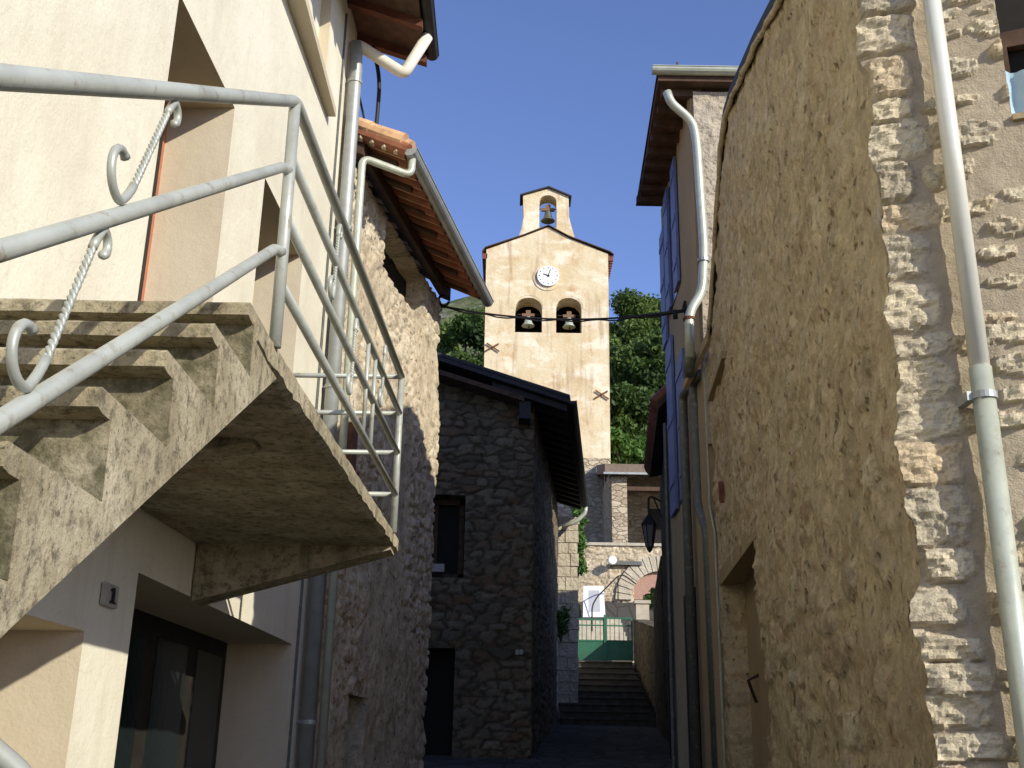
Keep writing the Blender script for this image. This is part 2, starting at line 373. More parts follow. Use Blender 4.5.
def relief_wall(P, Q, z0, top, relief, du, dz, holes=(), hole_depth=.3, wrap=None, side=1, umax=None):
    """A wall standing on the ground line P->Q, meshed finely. top: height or function of distance u. Returns verts, faces, attributes."""
    P = np.array(P, float); Q = np.array(Q, float); L = np.hypot(*(Q - P)); L = L if umax is None else umax
    d = (Q - P) / np.hypot(*(Q - P)); n = np.array([d[1], -d[0]]) * side
    us = list(np.linspace(0, L, max(2, int(L / du)))); tf = top if callable(top) else (lambda u: u * 0 + top)
    zb = max([h[3] for h in holes], default=z0 + .5) + .02
    zs = list(np.linspace(z0, zb, max(2, int((zb - z0) / dz))))
    for h in holes:
        us[:] = [q for q in us if min(abs(q - h[0]), abs(q - h[1])) > du * .4] + [h[0], h[1]]
        zs[:] = [q for q in zs if min(abs(q - h[2]), abs(q - h[3])) > dz * .4] + [h[2], h[3]]
    us = np.unique(np.array(us)); zs = np.unique(np.array(zs)); 
    nu = len(us); tmax = float(np.max(tf(us))); nt_ = max(2, int((tmax - zb) / dz))
    U = np.repeat(us[None, :], len(zs) + nt_, 0); Z = np.zeros_like(U); Z[:len(zs)] = zs[:, None]
    T = np.maximum(tf(us), zb + .01)
    for j in range(nt_): Z[len(zs) + j] = zs[-1] + (T - zs[-1]) * (j + 1) / nt_
    h, att = relief(U, Z)
    X = P[0] + d[0] * U + n[0] * h; Y = P[1] + d[1] * U + n[1] * h
    V = np.stack([X, Y, Z], -1); nz = V.shape[0]
    idx = np.arange(nz * nu).reshape(nz, nu)
    uc = (us[:-1] + us[1:]) / 2; zc = (Z[:-1, :-1] + Z[1:, 1:]) / 2
    keep = np.ones((nz - 1, nu - 1), bool)
    for hh in holes: keep &= ~((uc[None, :] > hh[0]) & (uc[None, :] < hh[1]) & (zc > hh[2]) & (zc < hh[3]))
    a, b, c, e = idx[:-1, :-1], idx[:-1, 1:], idx[1:, 1:], idx[1:, :-1]
    F = np.stack([a, b, c, e], -1)[keep]
    if side < 0: F = F[:, ::-1]
    verts = V.reshape(-1, 3).tolist(); faces = F.tolist(); A = {k: list(np.broadcast_to(v, U.shape).ravel()) for k, v in att.items()}
    def strip(line, depth):
        b0 = len(verts)
        for i in line:
            v = verts[i]; verts.append(v)
            for k in A: A[k].append(A[k][i])
        for i in line:
            v = verts[i]; verts.append((v[0] - n[0] * depth, v[1] - n[1] * depth, v[2]))
            for k in A: A[k].append(A[k][i])
        m = len(line)
        for i in range(m - 1): faces.append((b0 + i, b0 + i + 1, b0 + m + i + 1, b0 + m + i))
    for q, hh in enumerate(holes):
        hd = hole_depth if not hasattr(hole_depth, '__len__') else hole_depth[q]
        iu0 = int(np.argmin(abs(us - hh[0]))); iu1 = int(np.argmin(abs(us - hh[1]))); iz0 = int(np.argmin(abs(zs - hh[2]))); iz1 = int(np.argmin(abs(zs - hh[3])))
        strip([idx[j, iu0] for j in range(iz0, iz1 + 1)], hd); strip([idx[j, iu1] for j in range(iz0, iz1 + 1)], hd)
        strip([idx[iz1, j] for j in range(iu0, iu1 + 1)], hd); strip([idx[iz0, j] for j in range(iu0, iu1 + 1)], hd)
    if wrap:
        strip([idx[j, 0] for j in range(nz)], wrap); strip([idx[j, nu - 1] for j in range(nz)], wrap)
    return verts, faces, A
def poly_wall(o, ud, zd_, outer, holes, thick, back=True, face=True, reveal=True):
    """flat wall with openings: outer/holes are (u,z) loops; thickness goes inward along zd_ (2D vector)"""
    mb = MB(); o = np.array(o, float); ud = np.array(ud, float); inn = np.array([zd_[0], zd_[1], 0.]) * thick
    def w3(p): return np.array([o[0] + ud[0] * p[0], o[1] + ud[1] * p[0], p[1]])
    loops = [outer] + list(holes); pts = [w3(p) for l in loops for p in l]
    tr = tessellate_polygon([[Vector((p[0], p[1], 0)) for p in l] for l in loops])
    if face: mb.add(pts, [tuple(t) for t in tr])
    if back: mb.add([p + inn for p in pts], [tuple(t)[::-1] for t in tr])
    for l in (loops if reveal is True else holes if reveal else []):
        m = len(l); q = [w3(p) for p in l]
        mb.add(q + [p + inn for p in q], [(i, (i + 1) % m, (i + 1) % m + m, i + m) for i in range(m)])
    return mb
def arch(x0, x1, z0, z1, n=10):
    c = (x0 + x1) / 2; r = (x1 - x0) / 2; zs = z1 - r * .8
    return [(x0, z0), (x1, z0)] + [(c + r * math.cos(math.pi * i / n), zs + r * .8 * math.sin(math.pi * i / n)) for i in range(n + 1)]

# ============================================================ GROUND
def gz(y): return float(np.interp(y, [-400, -5, 2, 23, 23.3, 28, 28.6, 33, 34.9, 35.1, 46, 90, 260, 700], [-12, -.2, 0, 2.36, 2.36, 3.9, 3.9, 5.6, 5.6, 7.9, 8.2, 27, 100, 215]))
ys = np.concatenate([np.linspace(-400, -10, 12), np.linspace(-5, 46, 103), np.linspace(50, 700, 70)])
xs = np.concatenate([np.linspace(-700, -20, 40), np.linspace(-12, 12, 13), np.linspace(20, 700, 40)])
gv = []; 
for y in ys:
    for x in xs:
        z = gz(y)
        if y > 48: z += (vnoise(np.array([x * .03]), np.array([y * .03]), 4)[0] - .5) * min(16, (y - 48) * .10) + min(9, max(0, 6 - x) * 1.6) * min(1, max(0, y - 60) / 150) - max(0, x - 4) * .12 * min(1, (y - 48) / 60)
        if y < 46 and abs(x) > 14: z += (abs(x) - 14) * .03
        gv.append((x, y, z))
nx = len(xs)
gf = [(j * nx + i, j * nx + i + 1, (j + 1) * nx + i + 1, (j + 1) * nx + i) for j in range(len(ys) - 1) for i in range(nx - 1)]
near = [f for f in gf if ys[f[0] // nx] < 46]; far = [f for f in gf if ys[f[0] // nx] >= 46]
mk('ground', gv, near, 'stonepave', kind='structure')
mk('hillside', gv, far, 'hill', smooth=True, kind='structure')
# alley paving strip, 4 mm above ground
pv = []; pys = np.linspace(-4, 23, 28)
for y in pys: pv += [(-1.6 if y < 14 else .2, y, gz(y) + .006), (2.6, y, gz(y) + .006)]
mk('alley_path', pv, [(2 * i, 2 * i + 1, 2 * i + 3, 2 * i + 2) for i in range(27)], 'stonepave', kind='structure')

# ============================================================ LEFT: CREAM PLASTERED HOUSE
WS = .04
def wx(y): return -2.19 + WS * y
house = thing('plastered_house', 'cream plastered house on the left with deep openings behind the outside stair', 'house', (-2.2, 3, 0))
L_ = math.hypot(1, WS)
def wu(y): return (y + 4) * L_
def rect(y0, y1, z0, z1): return [(wu(y0), z0), (wu(y1), z0), (wu(y1), z1), (wu(y0), z1)]
holes = [rect(5.33, 6.51, 2.97, 5.82), rect(7.37, 8.71, 3.6, 5.77), rect(7.2, 8.98, 7.56, 8.75), rect(3.3, 5.25, .05, 2.16), rect(5.83, 9.45, .25, 2.53)]
ud = (WS / L_, 1 / L_); inn = (-1 / L_, WS / L_)
poly_wall((wx(-4), -4, 0), ud, inn, [(0, -.6), (wu(10.3), -.6), (wu(10.3), 9.24), (0, 9.24)], holes, .56, back=False, reveal=False).build('wall', 'white', house)
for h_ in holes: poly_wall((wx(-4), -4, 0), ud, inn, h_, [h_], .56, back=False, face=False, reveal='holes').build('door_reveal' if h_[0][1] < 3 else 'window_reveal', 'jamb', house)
mb = MB(); mb.box((-9, -4, -.6), (wx(-4) - .6, -3.9, 9.2)); mb.box((-9, 10.2, -.6), (wx(10.2) - .03, 10.3, 9.2)); mb.box((-9.1, -4, -.6), (-9, 10.3, 9.2))
mb.build('rear_wall', 'white', house)
def panel(name, y0, y1, z0, z1, depth, mat, parent, t=.04):
    m = MB(); q = [(wx(y) - depth, y + WS * depth, z) for y, z in ((y0, z0), (y1, z0), (y1, z1), (y0, z1))]
    m.slab(q, (-t, 0, 0)); return m.build(name, mat, parent)
# door onto the landing: red-brown frame and dark leaf
d1 = panel('door', 5.3, 6.54, 2.95, 5.85, .45, 'redwood', house)
panel('door_leaf', 5.42, 6.42, 2.95, 5.75, .43, 'door', d1)
d1['label'] = 'red brown door frame deep in the wall above the stair'
panel('window_pane', 7.3, 8.78, 3.55, 5.82, .52, 'door', house)
wn = panel('window', 7.15, 9.03, 7.5, 8.8, .10, 'white', house); wn['label'] = 'closed cream window high beside the eave'
m = MB(); m.box((wx(7.1) - .05, 7.05, 7.46), (wx(8.1) + .13, 9.16, 7.54)); m.build('sill', 'jamb', wn)
panel('garage_door', 3.2, 5.4, .0, 2.25, .54, 'jamb', house)
gd = panel('glazed_door', 5.8, 9.5, .2, 2.56, .545, 'door', house)
for i in range(4):
    y0 = 5.9 + i * .9
    panel('door_panel', y0, y0 + .78, .3, 1.05, .535, 'teal', gd, .01)
    panel('pane', y0 + .06, y0 + .72, 1.12, 2.4, .535, 'glass', gd, .012)
# house number plate
q = [onw(x, y, (-2.15, 0), (-1.75, 10)) for x, y in ((106.5, 604), (119.5, 609), (122, 587), (109, 582))]
pl = MB().slab([a + (-.012, 0, 0) for a in q], (-.02, 0, 0)).build('number_plate', 'plate', house)
c = sum(q) / 4; uu = (q[1] - q[0]); vv = (q[3] - q[0])
m = MB()
for (a, b, c_, d_) in ((.45, .58, .2, .85), (.34, .46, .68, .77), (.33, .70, .14, .22)):
    m.slab([q[0] + uu * a + vv * c_, q[0] + uu * b + vv * c_, q[0] + uu * b + vv * d_, q[0] + uu * a + vv * d_], (-.009, 0, 0))
m.build('numeral', 'black', pl)
# roof with dark underside, gutter and downpipe
EX = -1.02
def rz(x): return 8.97 + .36 * (EX - x)
m = MB(); m.hexa([(EX, -4.3, rz(EX)), (EX, 10.42, rz(EX)), (-9.4, 10.42, rz(-9.4)), (-9.4, -4.3, rz(-9.4))], [(EX, -4.3, rz(EX) + .12), (EX, 10.42, rz(EX) + .12), (-9.4, 10.42, rz(-9.4) + .12), (-9.4, -4.3, rz(-9.4) + .12)])
rf = m.build('roof', 'soffit', house)
m = MB()
for i in range(24):
    y = -4 + i * .62; m.hexa([(EX + .02, y, rz(EX) - .1), (EX + .02, y + .09, rz(EX) - .1), (-2.6, y + .09, rz(-2.6) - .1), (-2.6, y, rz(-2.6) - .1)], [(EX + .02, y, rz(EX) - .004), (EX + .02, y + .09, rz(EX) - .004), (-2.6, y + .09, rz(-2.6) - .004), (-2.6, y, rz(-2.6) - .004)])
m.pieces('rafter', 'redsoffit', rf)
def gutter(a, b, r=.07, seg=8):
    a = Vector(a); b = Vector(b); t = (b - a).normalized(); s = t.cross(Vector((0, 0, 1))).normalized(); V = []; F = []
    for p in (a, b):
        for rr in (r, r * .9):
            for k in range(seg + 1):
                q = math.pi * k / seg; V.append(p + s * math.cos(q) * rr - Vector((0, 0, 1)) * math.sin(q) * rr)
    n = seg + 1
    for base, fl in ((0, 0), (n, 1)):
        for k in range(seg):
            f = (base + k, base + k + 1, base + k + 1 + 2 * n, base + k + 2 * n); F.append(f[::-1] if fl else f)
    F += [(0, n, 3 * n, 2 * n), (seg, n + seg, 3 * n + seg, 2 * n + seg), tuple(range(n)), tuple(range(2 * n, 3 * n))]
    mb = MB(); mb.add(V, F); mb.tube([a + s * r, b + s * r], .009, 6); mb.tube([a - s * r, b - s * r], .006, 6); return mb
gutter((EX + .07, -4.3, rz(EX) + .09), (EX + .07, 10.4, rz(EX) + .09)).build('gutter', 'slate', house)
pA = [(EX + .05, 9.95, 8.98), atY(404, 74, 9.95), atY(360, 46, 9.9), (wx(9.85) + .1, 9.85, 8.45), (wx(9.85) + .1, 9.85, gz(9.85))]
m = MB(); m.tube(bez(pA[:3] + [atY(353, 46, 9.86)], 6, .07), .062, 12); m.build('swan_neck', 'pvc', house, smooth=True)
m = MB(); m.tube(bez([atY(356, 44, 9.87), (wx(9.85) + .1, 9.85, 8.5), pA[4]], 6, .08), .068, 14)
dp = m.build('downpipe', 'zinc', house, smooth=True)
m = MB()
for z in (8.3, 6.6, 4.93, 3.2, 1.9): m.tube([(wx(9.85) + .1, 9.85, z), (wx(9.85) + .1, 9.85, z + .035)], .078, 14); m.tube([(wx(9.85) - .02, 9.85, z + .02), (wx(9.85) + .1, 9.85, z + .02)], .01, 6)
m.pieces('pipe_clamp', 'zinc', dp, per=2)
m = MB(); m.tube([(wx(9.6) + .012, 9.62, 9.0), (wx(9.6) + .015, 9.63, 5), (wx(9.6) + .012, 9.6, gz(9.6))], .012, 6); m.build('wall_cable', 'darkpipe', house)

# ============================================================ OUTSIDE STAIR
stair = thing('outdoor_staircase', 'weathered concrete stair with cantilevered landing and grey tube railing on the cream house', 'staircase', (-1.5, 3, 0))
N = 13; TR, RI = .36, .217; SX = -.82
ny = lambda i: 3.17 - TR * i; nzv = lambda i: 2.955 - RI * i
def jig(a): return (random.random() - .5) * a
# solid flight, cross-section in the Y-Z plane
prof = []
for i in range(N):
    prof += [(ny(i) + .075, nzv(i) - .004), (ny(i) + .09, nzv(i + 1) - .004)]
poly = [(3.62, 2.95), ] + prof + [(ny(N) + .05, 0.1), (ny(N) + .4, -.1), (1.85, 1.80), (3.62, 2.86)]
P3 = [(SX, y, z) for y, z in poly]
m = MB(); m.prism(P3, (-1.31, 0, 0)); fl = m.build('flight', 'concrete', stair)
def tread(y0, y1, z, x0, x1, t=.05, chip=.008):
    """tread slab with worn, chipped nosing"""
    n = 36; V = []; F = []
    for k in range(n + 1):
        x = x0 + (x1 - x0) * k / n; j = (fbm(np.array([x * 9]), np.array([z * 31.]), 3)[0] - .5) * chip * 2
        pr = [(y1, z), (y0 + .012 + j, z), (y0 + j, z - .01), (y0 + .004 + j, z - t + .006), (y0 + .03, z - t), (y1, z - t)]
        V += [(x, a, b) for a, b in pr]
    for k in range(n):
        for q in range(6): F.append((k * 6 + q, k * 6 + (q + 1) % 6, (k + 1) * 6 + (q + 1) % 6, (k + 1) * 6 + q))
    F += [tuple(range(6)), tuple(n * 6 + q for q in range(6))[::-1]]
    mb = MB(); mb.add(V, F); return mb
for i in range(1, N):
    tread(ny(i), ny(i - 1) + .1, nzv(i) + .002, SX - .004, wx(ny(i)) + .01).build('step', 'concrete', stair)
for i in range(0, N - 1):
    MB().box((wx(ny(i)) + .01, ny(i) + .072, nzv(i + 1) + .003), (SX - .003, ny(i) + .12, nzv(i) - .04)).build('riser', 'mossy', stair)
tread(3.17, 3.5, 2.957, SX - .004, wx(3.3)).build('landing_nosing', 'concrete', stair)
# landing slab with ragged fascia
def ex(y): return SX + (y - 3.17) * .032
V = []; F = []; n = 90
for k in range(n + 1):
    y = 3.28 + (6.92 - 3.28) * k / n; r1 = (fbm(np.array([y * 11]), np.array([1.]), 2, 5)[0] - .5) * .03; r2 = (fbm(np.array([y * 14]), np.array([7.]), 5, 5)[0] - .5) * .02
    V += [(wx(y) + .01, y, 2.955), (ex(y) - .012, y, 2.953 + r1 * .2), (ex(y) + r1 * .4, y, 2.935), (ex(y) + r1 * .5, y, 2.90), (ex(y) + r2 * .7, y, 2.865 + r2), (ex(y) - .03, y, 2.85), (wx(y) + .01, y, 2.85)]
for k in range(n):
    for q in range(7): F.append((k * 7 + q, k * 7 + (q + 1) % 7, (k + 1) * 7 + (q + 1) % 7, (k + 1) * 7 + q))
F += [tuple(range(7)), tuple(n * 7 + q for q in range(7))[::-1]]
mk('landing_slab', V, F, 'concrete', stair)
for y0, y1, zr in ((6.70, 6.915, 2.50), (4.35, 4.5, 2.66)):
    m = MB(); xt = ex(y0) - (.02 if y0 > 6 else .28); m.prism([(xt, y0, 2.856), (xt, y0, 2.835), (wx(y0) + .012, y0, zr), (wx(y0) + .012, y0, 2.856)], (0, y1 - y0, 0)); m.build('bracket', 'concrete', stair)
# railing
rl = MB().tube([(ex(3.5), 3.5, 2.93), (ex(3.47) + .0, 3.47, 3.88)], .022, 14).build('railing', 'rail', stair, smooth=True)
rl['label'] = 'grey green painted tube railing with twisted scroll bars'
RX = -.825
m = MB(); m.tube([(ex(6.65), 6.65, 2.93), (ex(6.65), 6.65, 3.95)], .021, 12); m.build('post', 'rail', rl, smooth=True)
HF = [(1.0, .022), (.75, .018), (.49, .018), (.22, .018)]
for h, r in HF:
    m = MB(); a = (ex(3.48), 3.48, 2.96 + .93 * h); b = (ex(6.65), 6.65, 2.95 + .99 * h)
    if h == 1.0: m.tube(bez([(RX, -1.2, .895), (RX, 3.38, 3.825), a, b], 8, .10), .022, 14)
    else: m.tube([a, b], r, 12)
    m.build('rail', 'rail', rl, smooth=True)
    m = MB(); e = (wx(6.65) + .02, 6.66, 2.95 + .99 * h); m.tube([b, e], .016, 12); m.build('end_rail', 'rail', rl, smooth=True)
for h, (z1, y0, z0) in ((.7, (3.59, -1.1, .75)), (.3, (3.27, -1.0, .55))):
    a = Vector((RX, 3.42, z1 + .0)); b = Vector((RX, 1.62, 2.385)) if h == .7 else Vector((RX, 1.72, 2.13))
    e = a + (b - a) * 2.4; m = MB(); m.tube(bez([(ex(3.48), 3.475, z1 + .005), (RX, 3.43, z1 - .005), e], 6, .04), .019, 12); m.build('rail', 'rail', rl, smooth=True)
m = MB(); m.tube([(RX, .1, nzv(9) + .0), (RX, .1, 2.5 - .7 * .1)], .024, 12); m.build('post', 'rail', rl, smooth=True)
# scroll bars: flat twisted bar, big open curl at the foot, small hook at the head
def scroll(p0, p1, flip=1, big=.066, small=.03, tw=.0072, plane=None):
    p0 = Vector(p0); p1 = Vector(p1); up = (p0 - p1).normalized(); ax = plane or Vector((0, 1, 0)); sd = (ax - up * ax.dot(up)).normalized() * flip
    m = MB(); n = 60; L = (p0 - p1).length
    for s_ in (0, 1):   # two strands twisted together
        pts = []
        for k in range(n + 1):
            t = .12 + .76 * k / n; c = p1 + up * L * t; a = 2 * math.pi * 9 * k / n + math.pi * s_
            nn = sd.cross(up)
            pts.append(c + (sd * math.cos(a) + nn * math.sin(a)) * tw * .55)
        m.tube(pts, tw * .75, 6)
    # foot curl: leaves the bar, sweeps round towards the camera side
    pts = []
    for k in range(25):
        t = k / 24; a = t * math.pi * 1.45; r = big * (1 - .35 * t)
        pts.append(p1 + up * L * .12 * (1 - min(1, t * 6)) - sd * (r * 0) + (-sd * (big - r * math.cos(a)) + -up * r * math.sin(a)) * (1 if t > 0 else 0))
    m.tube(pts, [tw * 1.35] * 24 + [tw * 1.6], 8)
    pts = []
    for k in range(19):
        t = k / 18; a = t * math.pi * 1.3; r = small * (1 - .25 * t)
        pts.append(p0 - up * L * .12 * (1 - min(1, t * 5)) + sd * (small - r * math.cos(a)) + up * r * math.sin(a))
    m.tube(pts, tw * 1.35, 8); return m
fw = lambda x, y: Vector(onw(x, y, (RX, 0), (RX, 10)))
scroll(fw(172, 103), fw(128, 198)).build('scroll_bar', 'rail', rl, smooth=True)
scroll(fw(99, 232), fw(38, 378)).build('scroll_bar', 'rail', rl, smooth=True)
for y, hb, ht in ((4.95, .24, .74), (5.9, .5, .98), (4.4, .5, .98)):
    scroll((ex(y) - .0, y + .0, 2.96 + .95 * ht - .05), (ex(y), y - .02, 2.96 + .95 * hb + .09), 1, .055, .03, .008).build('scroll_bar', 'rail', rl, smooth=True)
for y in (5.35, 5.6):
    m = MB(); m.tube([(ex(y), y, 2.96 + .23), (ex(y), y, 2.96 + .74)], .011, 8); m.build('baluster', 'rail', rl, smooth=True)
# short street handrail in the bottom left corner
m = MB(); m.tube(bez([atY(-90, 760, 2.0), atY(-60, 705, 2.05), atY(40, 790, 2.2), atY(60, 1300, 2.2)], 8, .08), .022, 12)
m.build('street_handrail', 'rail', None, smooth=True, loc=(-1.0, 2, 0), label='short grey tube handrail low beside the foot of the concrete stair', cat='handrail')

# ============================================================ LEFT: RUBBLE HOUSE
rub = thing('rubble_house', 'pale rubble stone house with red tiled eave beyond the cream house', 'house', (-2, 12, 0))
RP, RQ = (-1.74, 10.05), (-.985, 13.75)
def rub_rel(u, z):
    h, c = worley(u, z, 21, .26, .15, .08)
    f = fbm(u * 5, z * 5, 8, 5); ren = sm(fbm(u * .9 + 3, z * .8, 31, 4), .40, .56)   # patches still rendered
    ren = ren * (z < 6.9); hh = h * .035 * (1 - ren * .8) + (f - .47) * .045 + (fbm(u * 1.1, z * 1.1, 77) - .47) * .10
    pit = sm(fbm(u * 11, z * 7, 55, 4), .58, .70) * .6
    hh = hh - pit * .015
    return hh, dict(stone=h * (1 - ren * .75), cell=c, pit=pit)
dR = np.array(RQ) - np.array(RP); LR = np.hypot(*dR)
v, f, A = relief_wall(RP, RQ, -.2, 7.5, rub_rel, .028, .028, holes=[(1.2, 2.95, 6.86, 7.46), (1.45, 1.75, 3.75, 4.35), (.96, 1.62, .85, 2.22)], hole_depth=[.25, .3, .3], wrap=.5)
mk('wall', v, f, 'rubble', rub, smooth=True, attrs=A)
m = MB(); m.box((-7, 13.6, -.2), (-1.05, 13.72, 7.6)); m.build('rear_wall', 'rubble', rub)
def roff(u, d): k = dR / LR; return (RP[0] + k[0] * u - k[1] * d, RP[1] + k[1] * u + k[0] * d)
m = MB()
for u0, u1, z0, z1 in ((1.0, 3.1, 6.7, 7.5), (1.4, 1.8, 3.7, 4.4), (.9, 1.7, .8, 2.3)):
    a = roff(u0, .24); b = roff(u1, .24); m.slab([(*a, z0), (*b, z0), (*b, z1), (*a, z1)], (-.04, 0, 0))
m.pieces('shade_panel', 'dark', rub)  # near-black sheets set behind the openings as painted shade
# roof: slab with red underside, rafters, canal tiles seen along the verge
e0 = np.array([-1.16, 9.95, 7.56]); e1 = np.array([-.44, 13.75, 7.56]); upv = np.array([-1.0, .17, .48])
m = MB(); q = [e0, e1, e1 + upv * 5, e0 + upv * 5]; m.slab(q, (0, 0, .07)); rr_ = m.build('roof', 'redsoffit', rub)
nrow = 18
for nm, mat, lift in (('tile_row', 'paletile', .09),):
    m = MB()
    for i in range(nrow):
        a = e0 + (e1 - e0) * (i + .5) / nrow; pts = [a - upv * .04 + np.array([0, 0, lift]), a + upv * 4.9 + np.array([0, 0, lift])]
        m.tube(pts, [.115, .10], 10)
    m.pieces(nm, mat, rr_)
m = MB()
for i in range(nrow):   # upturned under-tiles peeping below the eave
    a = e0 + (e1 - e0) * (i + .0) / nrow; m.tube([a - upv * .05 + np.array([0, 0, .02]), a + upv * .5 + np.array([0, 0, .02])], [.085, .075], 10)
m.pieces('under_tile', 'tile', rr_)
m = MB()
for i in range(7):
    a = e0 + (e1 - e0) * (i + .3) / 7 + upv * .12; t = (e1 - e0) / np.linalg.norm(e1 - e0) * .08; m.slab([a, a + t, a + t + upv * 1.6, a + upv * 1.6], (0, 0, -.09))
m.pieces('rafter', 'soffit', rr_)
m = MB(); a = e0 + upv * .42; b = e1 + upv * .42; m.slab([a, b, b + upv * .14, a + upv * .14], (0, 0, -.2)); m.build('wall_plate', 'soffit', rr_)
m = MB(); m.slab([e0 + np.array([-.02, -.05, .02]), e0 + upv * 2.5 + np.array([0, -.05, .02]), e0 + upv * 2.5 + np.array([0, .06, .02]), e0 + np.array([-.02, .06, .02])], (0, 0, .06))
for i in range(9):
    a = e0 + upv * (.06 + .13 * i) + np.array([0, -.02, -.02]); m.lathe([(.01, -.05), (.045, -.03), (.05, .02), (.02, .05)], a, 7)
m.build('verge_mortar', 'rubble', rr_)
m = MB()
for i in range(5):
    a = e0 + upv * (.0 + .36 * i) + np.array([0, .0, .11]); m.tube([a, a + upv * .40], [.10, .085], 10)
m.pieces('verge_tile', 'paletile', rr_)
gd_ = (e1 - e0) / np.linalg.norm(e1 - e0); go = np.array([.08, -.015, .0])
gutter(e0 + go - gd_ * .05, e1 + go + gd_ * .08, .075).build('gutter', 'zinc', rub)
pb = (wx(9.85) + .235, 9.84)
m = MB(); m.tube(bez([e0 + go + gd_ * .05 + (0, 0, -.04), e0 + go + gd_ * .05 + (.0, 0, -.26), (pb[0], pb[1], 7.42), (pb[0], pb[1], gz(9.8))], 8, .1), .04, 12)
m.build('downpipe', 'palepipe', rub, smooth=True)
m = MB(); m.tube(bez([atY(372, 40, 10.3), atY(380, 80, 10.2), atY(377, 120, 10.2), atY(372, 160, 10.3)], 6, .2), .022, 8); m.tube(bez([atY(357, 60, 10.25), atY(358, 90, 10.3), atY(364, 118, 10.3)], 5, .2), .012, 6)
m.build('service_cable', 'cable', None, loc=(-1.5, 10.3, 8), label='loose black service cable hanging from the cream house eave to the tiled eave', cat='cable')
# bricked low opening in the rubble wall and an electricity box
m = MB(); c = onw(352, 425, (-1.68, 10.05), (-.925, 13.75)); m = MB(); m.box((c[0] - .1, c[1] - .18, 4.2), (c[0] + .04, c[1] + .18, 4.75)); m.build('meter_box', 'rust', rub)

# ============================================================ LEFT: DARK STONE HOUSE
dh = thing('grey_stone_house', 'shaded grey stone house with a dark overhanging roof in the middle of the alley', 'house', (0, 17, 0))
DP, DQ = (-3.2, 17.0), (.36, 17.0)
def dk_rel(u, z):
    h, c = worley(u, z, 5, .27, .14); f = fbm(u * 6, z * 6, 18, 5)
    return h * .03 + (f - .47) * .035 + (_h(np.floor(c * 999), np.floor(c * 7), 3) - .5) * .02 * h, dict(stone=h, cell=c)
rz2 = lambda x: 7.0 + .32 * (.9 - x)
topf = lambda u: rz2(-3.2 + u) + .02
hx = lambda x: x + 3.2
H1 = (hx(-1.5), hx(-.70), 4.31, 5.61); H2 = (hx(-1.5), hx(-.79), .9, 3.25)
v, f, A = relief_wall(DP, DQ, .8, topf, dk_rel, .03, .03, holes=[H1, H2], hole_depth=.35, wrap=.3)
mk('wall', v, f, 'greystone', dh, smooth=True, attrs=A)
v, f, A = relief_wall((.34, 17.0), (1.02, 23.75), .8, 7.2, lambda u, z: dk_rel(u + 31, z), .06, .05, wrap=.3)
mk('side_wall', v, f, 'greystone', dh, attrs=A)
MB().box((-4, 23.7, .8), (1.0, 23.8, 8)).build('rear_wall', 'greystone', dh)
wd = MB().box((-1.6, 17.3, 4.2), (-.6, 17.33, 5.7)).build('window', 'dark', dh)
m = MB(); m.box((-1.55, 17.22, 4.31), (-.72, 17.3, 4.4)); m.box((-.8, 17.22, 4.3), (-.72, 17.3, 5.6)); m.box((-1.2, 17.25, 4.3), (-1.14, 17.3, 5.6)); m.box((-1.55, 17.22, 5.5), (-.72, 17.3, 5.6)); m.build('frame', 'soffit', wd)
MB().box((-1.5, 16.98, 4.40), (-1.0, 17.1, 4.52)).build('sill', 'plate', wd)
MB().box((-1.6, 17.3, .9), (-.7, 17.34, 3.4)).build('door', 'dark', dh)
q = MB().box((.12, 16.93, 3.17), (.17, 16.955, 3.24)); q.box((.18, 16.93, 3.17), (.23, 16.955, 3.24)); q.build('number_plate', 'plate', dh)
# roof with deep overhangs; eave runs along the alley
ed = .095
def dr(x, y): return rz2(x - ed * (y - 17))
E0 = (.90, 16.5); E1 = (1.62, 23.95)
m = MB(); lo = [(E0[0], E0[1], 7.02), (E1[0], E1[1], 7.02), (-5.2, 23.95, 9.0), (-5.2, 16.5, 9.0)]
m.hexa(lo, [(a, b, c + .07) for a, b, c in lo]); rd = m.build('roof', 'slate', dh)
m = MB(); m.hexa([(a + .02, b, c + .075) for a, b, c in lo], [(a + .02, b, c + .13) for a, b, c in lo]); m.build('slates', 'slate', rd)
m = MB()
for i in range(17):
    y = 16.62 + i * .44; x = .90 + ed * (y - 16.5) - .03; m.slab([(x, y, 7.015), (x, y + .09, 7.015), (x - 1.2, y + .09, 7.40), (x - 1.2, y, 7.40)], (0, 0, -.1))
m.pieces('rafter', 'slate', rd)
MB().slab([(-1.6, 16.56, 7.70), (.2, 16.56, 7.13), (.2, 17.3, 7.13), (-1.6, 17.3, 7.70)], (0, 0, -.08)).build('purlin', 'soffit', rd)
MB().slab([(.12, 16.6, 6.78), (.30, 16.6, 6.78), (.30, 17.2, 6.78), (.12, 17.2, 6.78)], (0, 0, .28)).build('beam_end', 'slate', rd)
gutter((E0[0] + .06, E0[1], 7.05), (E1[0] + .06, E1[1], 7.05), .06).build('gutter', 'slate', dh)
m = MB(); m.tube(bez([(E1[0] + .05, 23.8, 7.0), atY(585, 513, 23.8), atY(577, 521, 23.8), atY(562, 527, 23.8)], 6, .1), .05, 10); m.build('swan_neck', 'palepipe', dh, smooth=True)

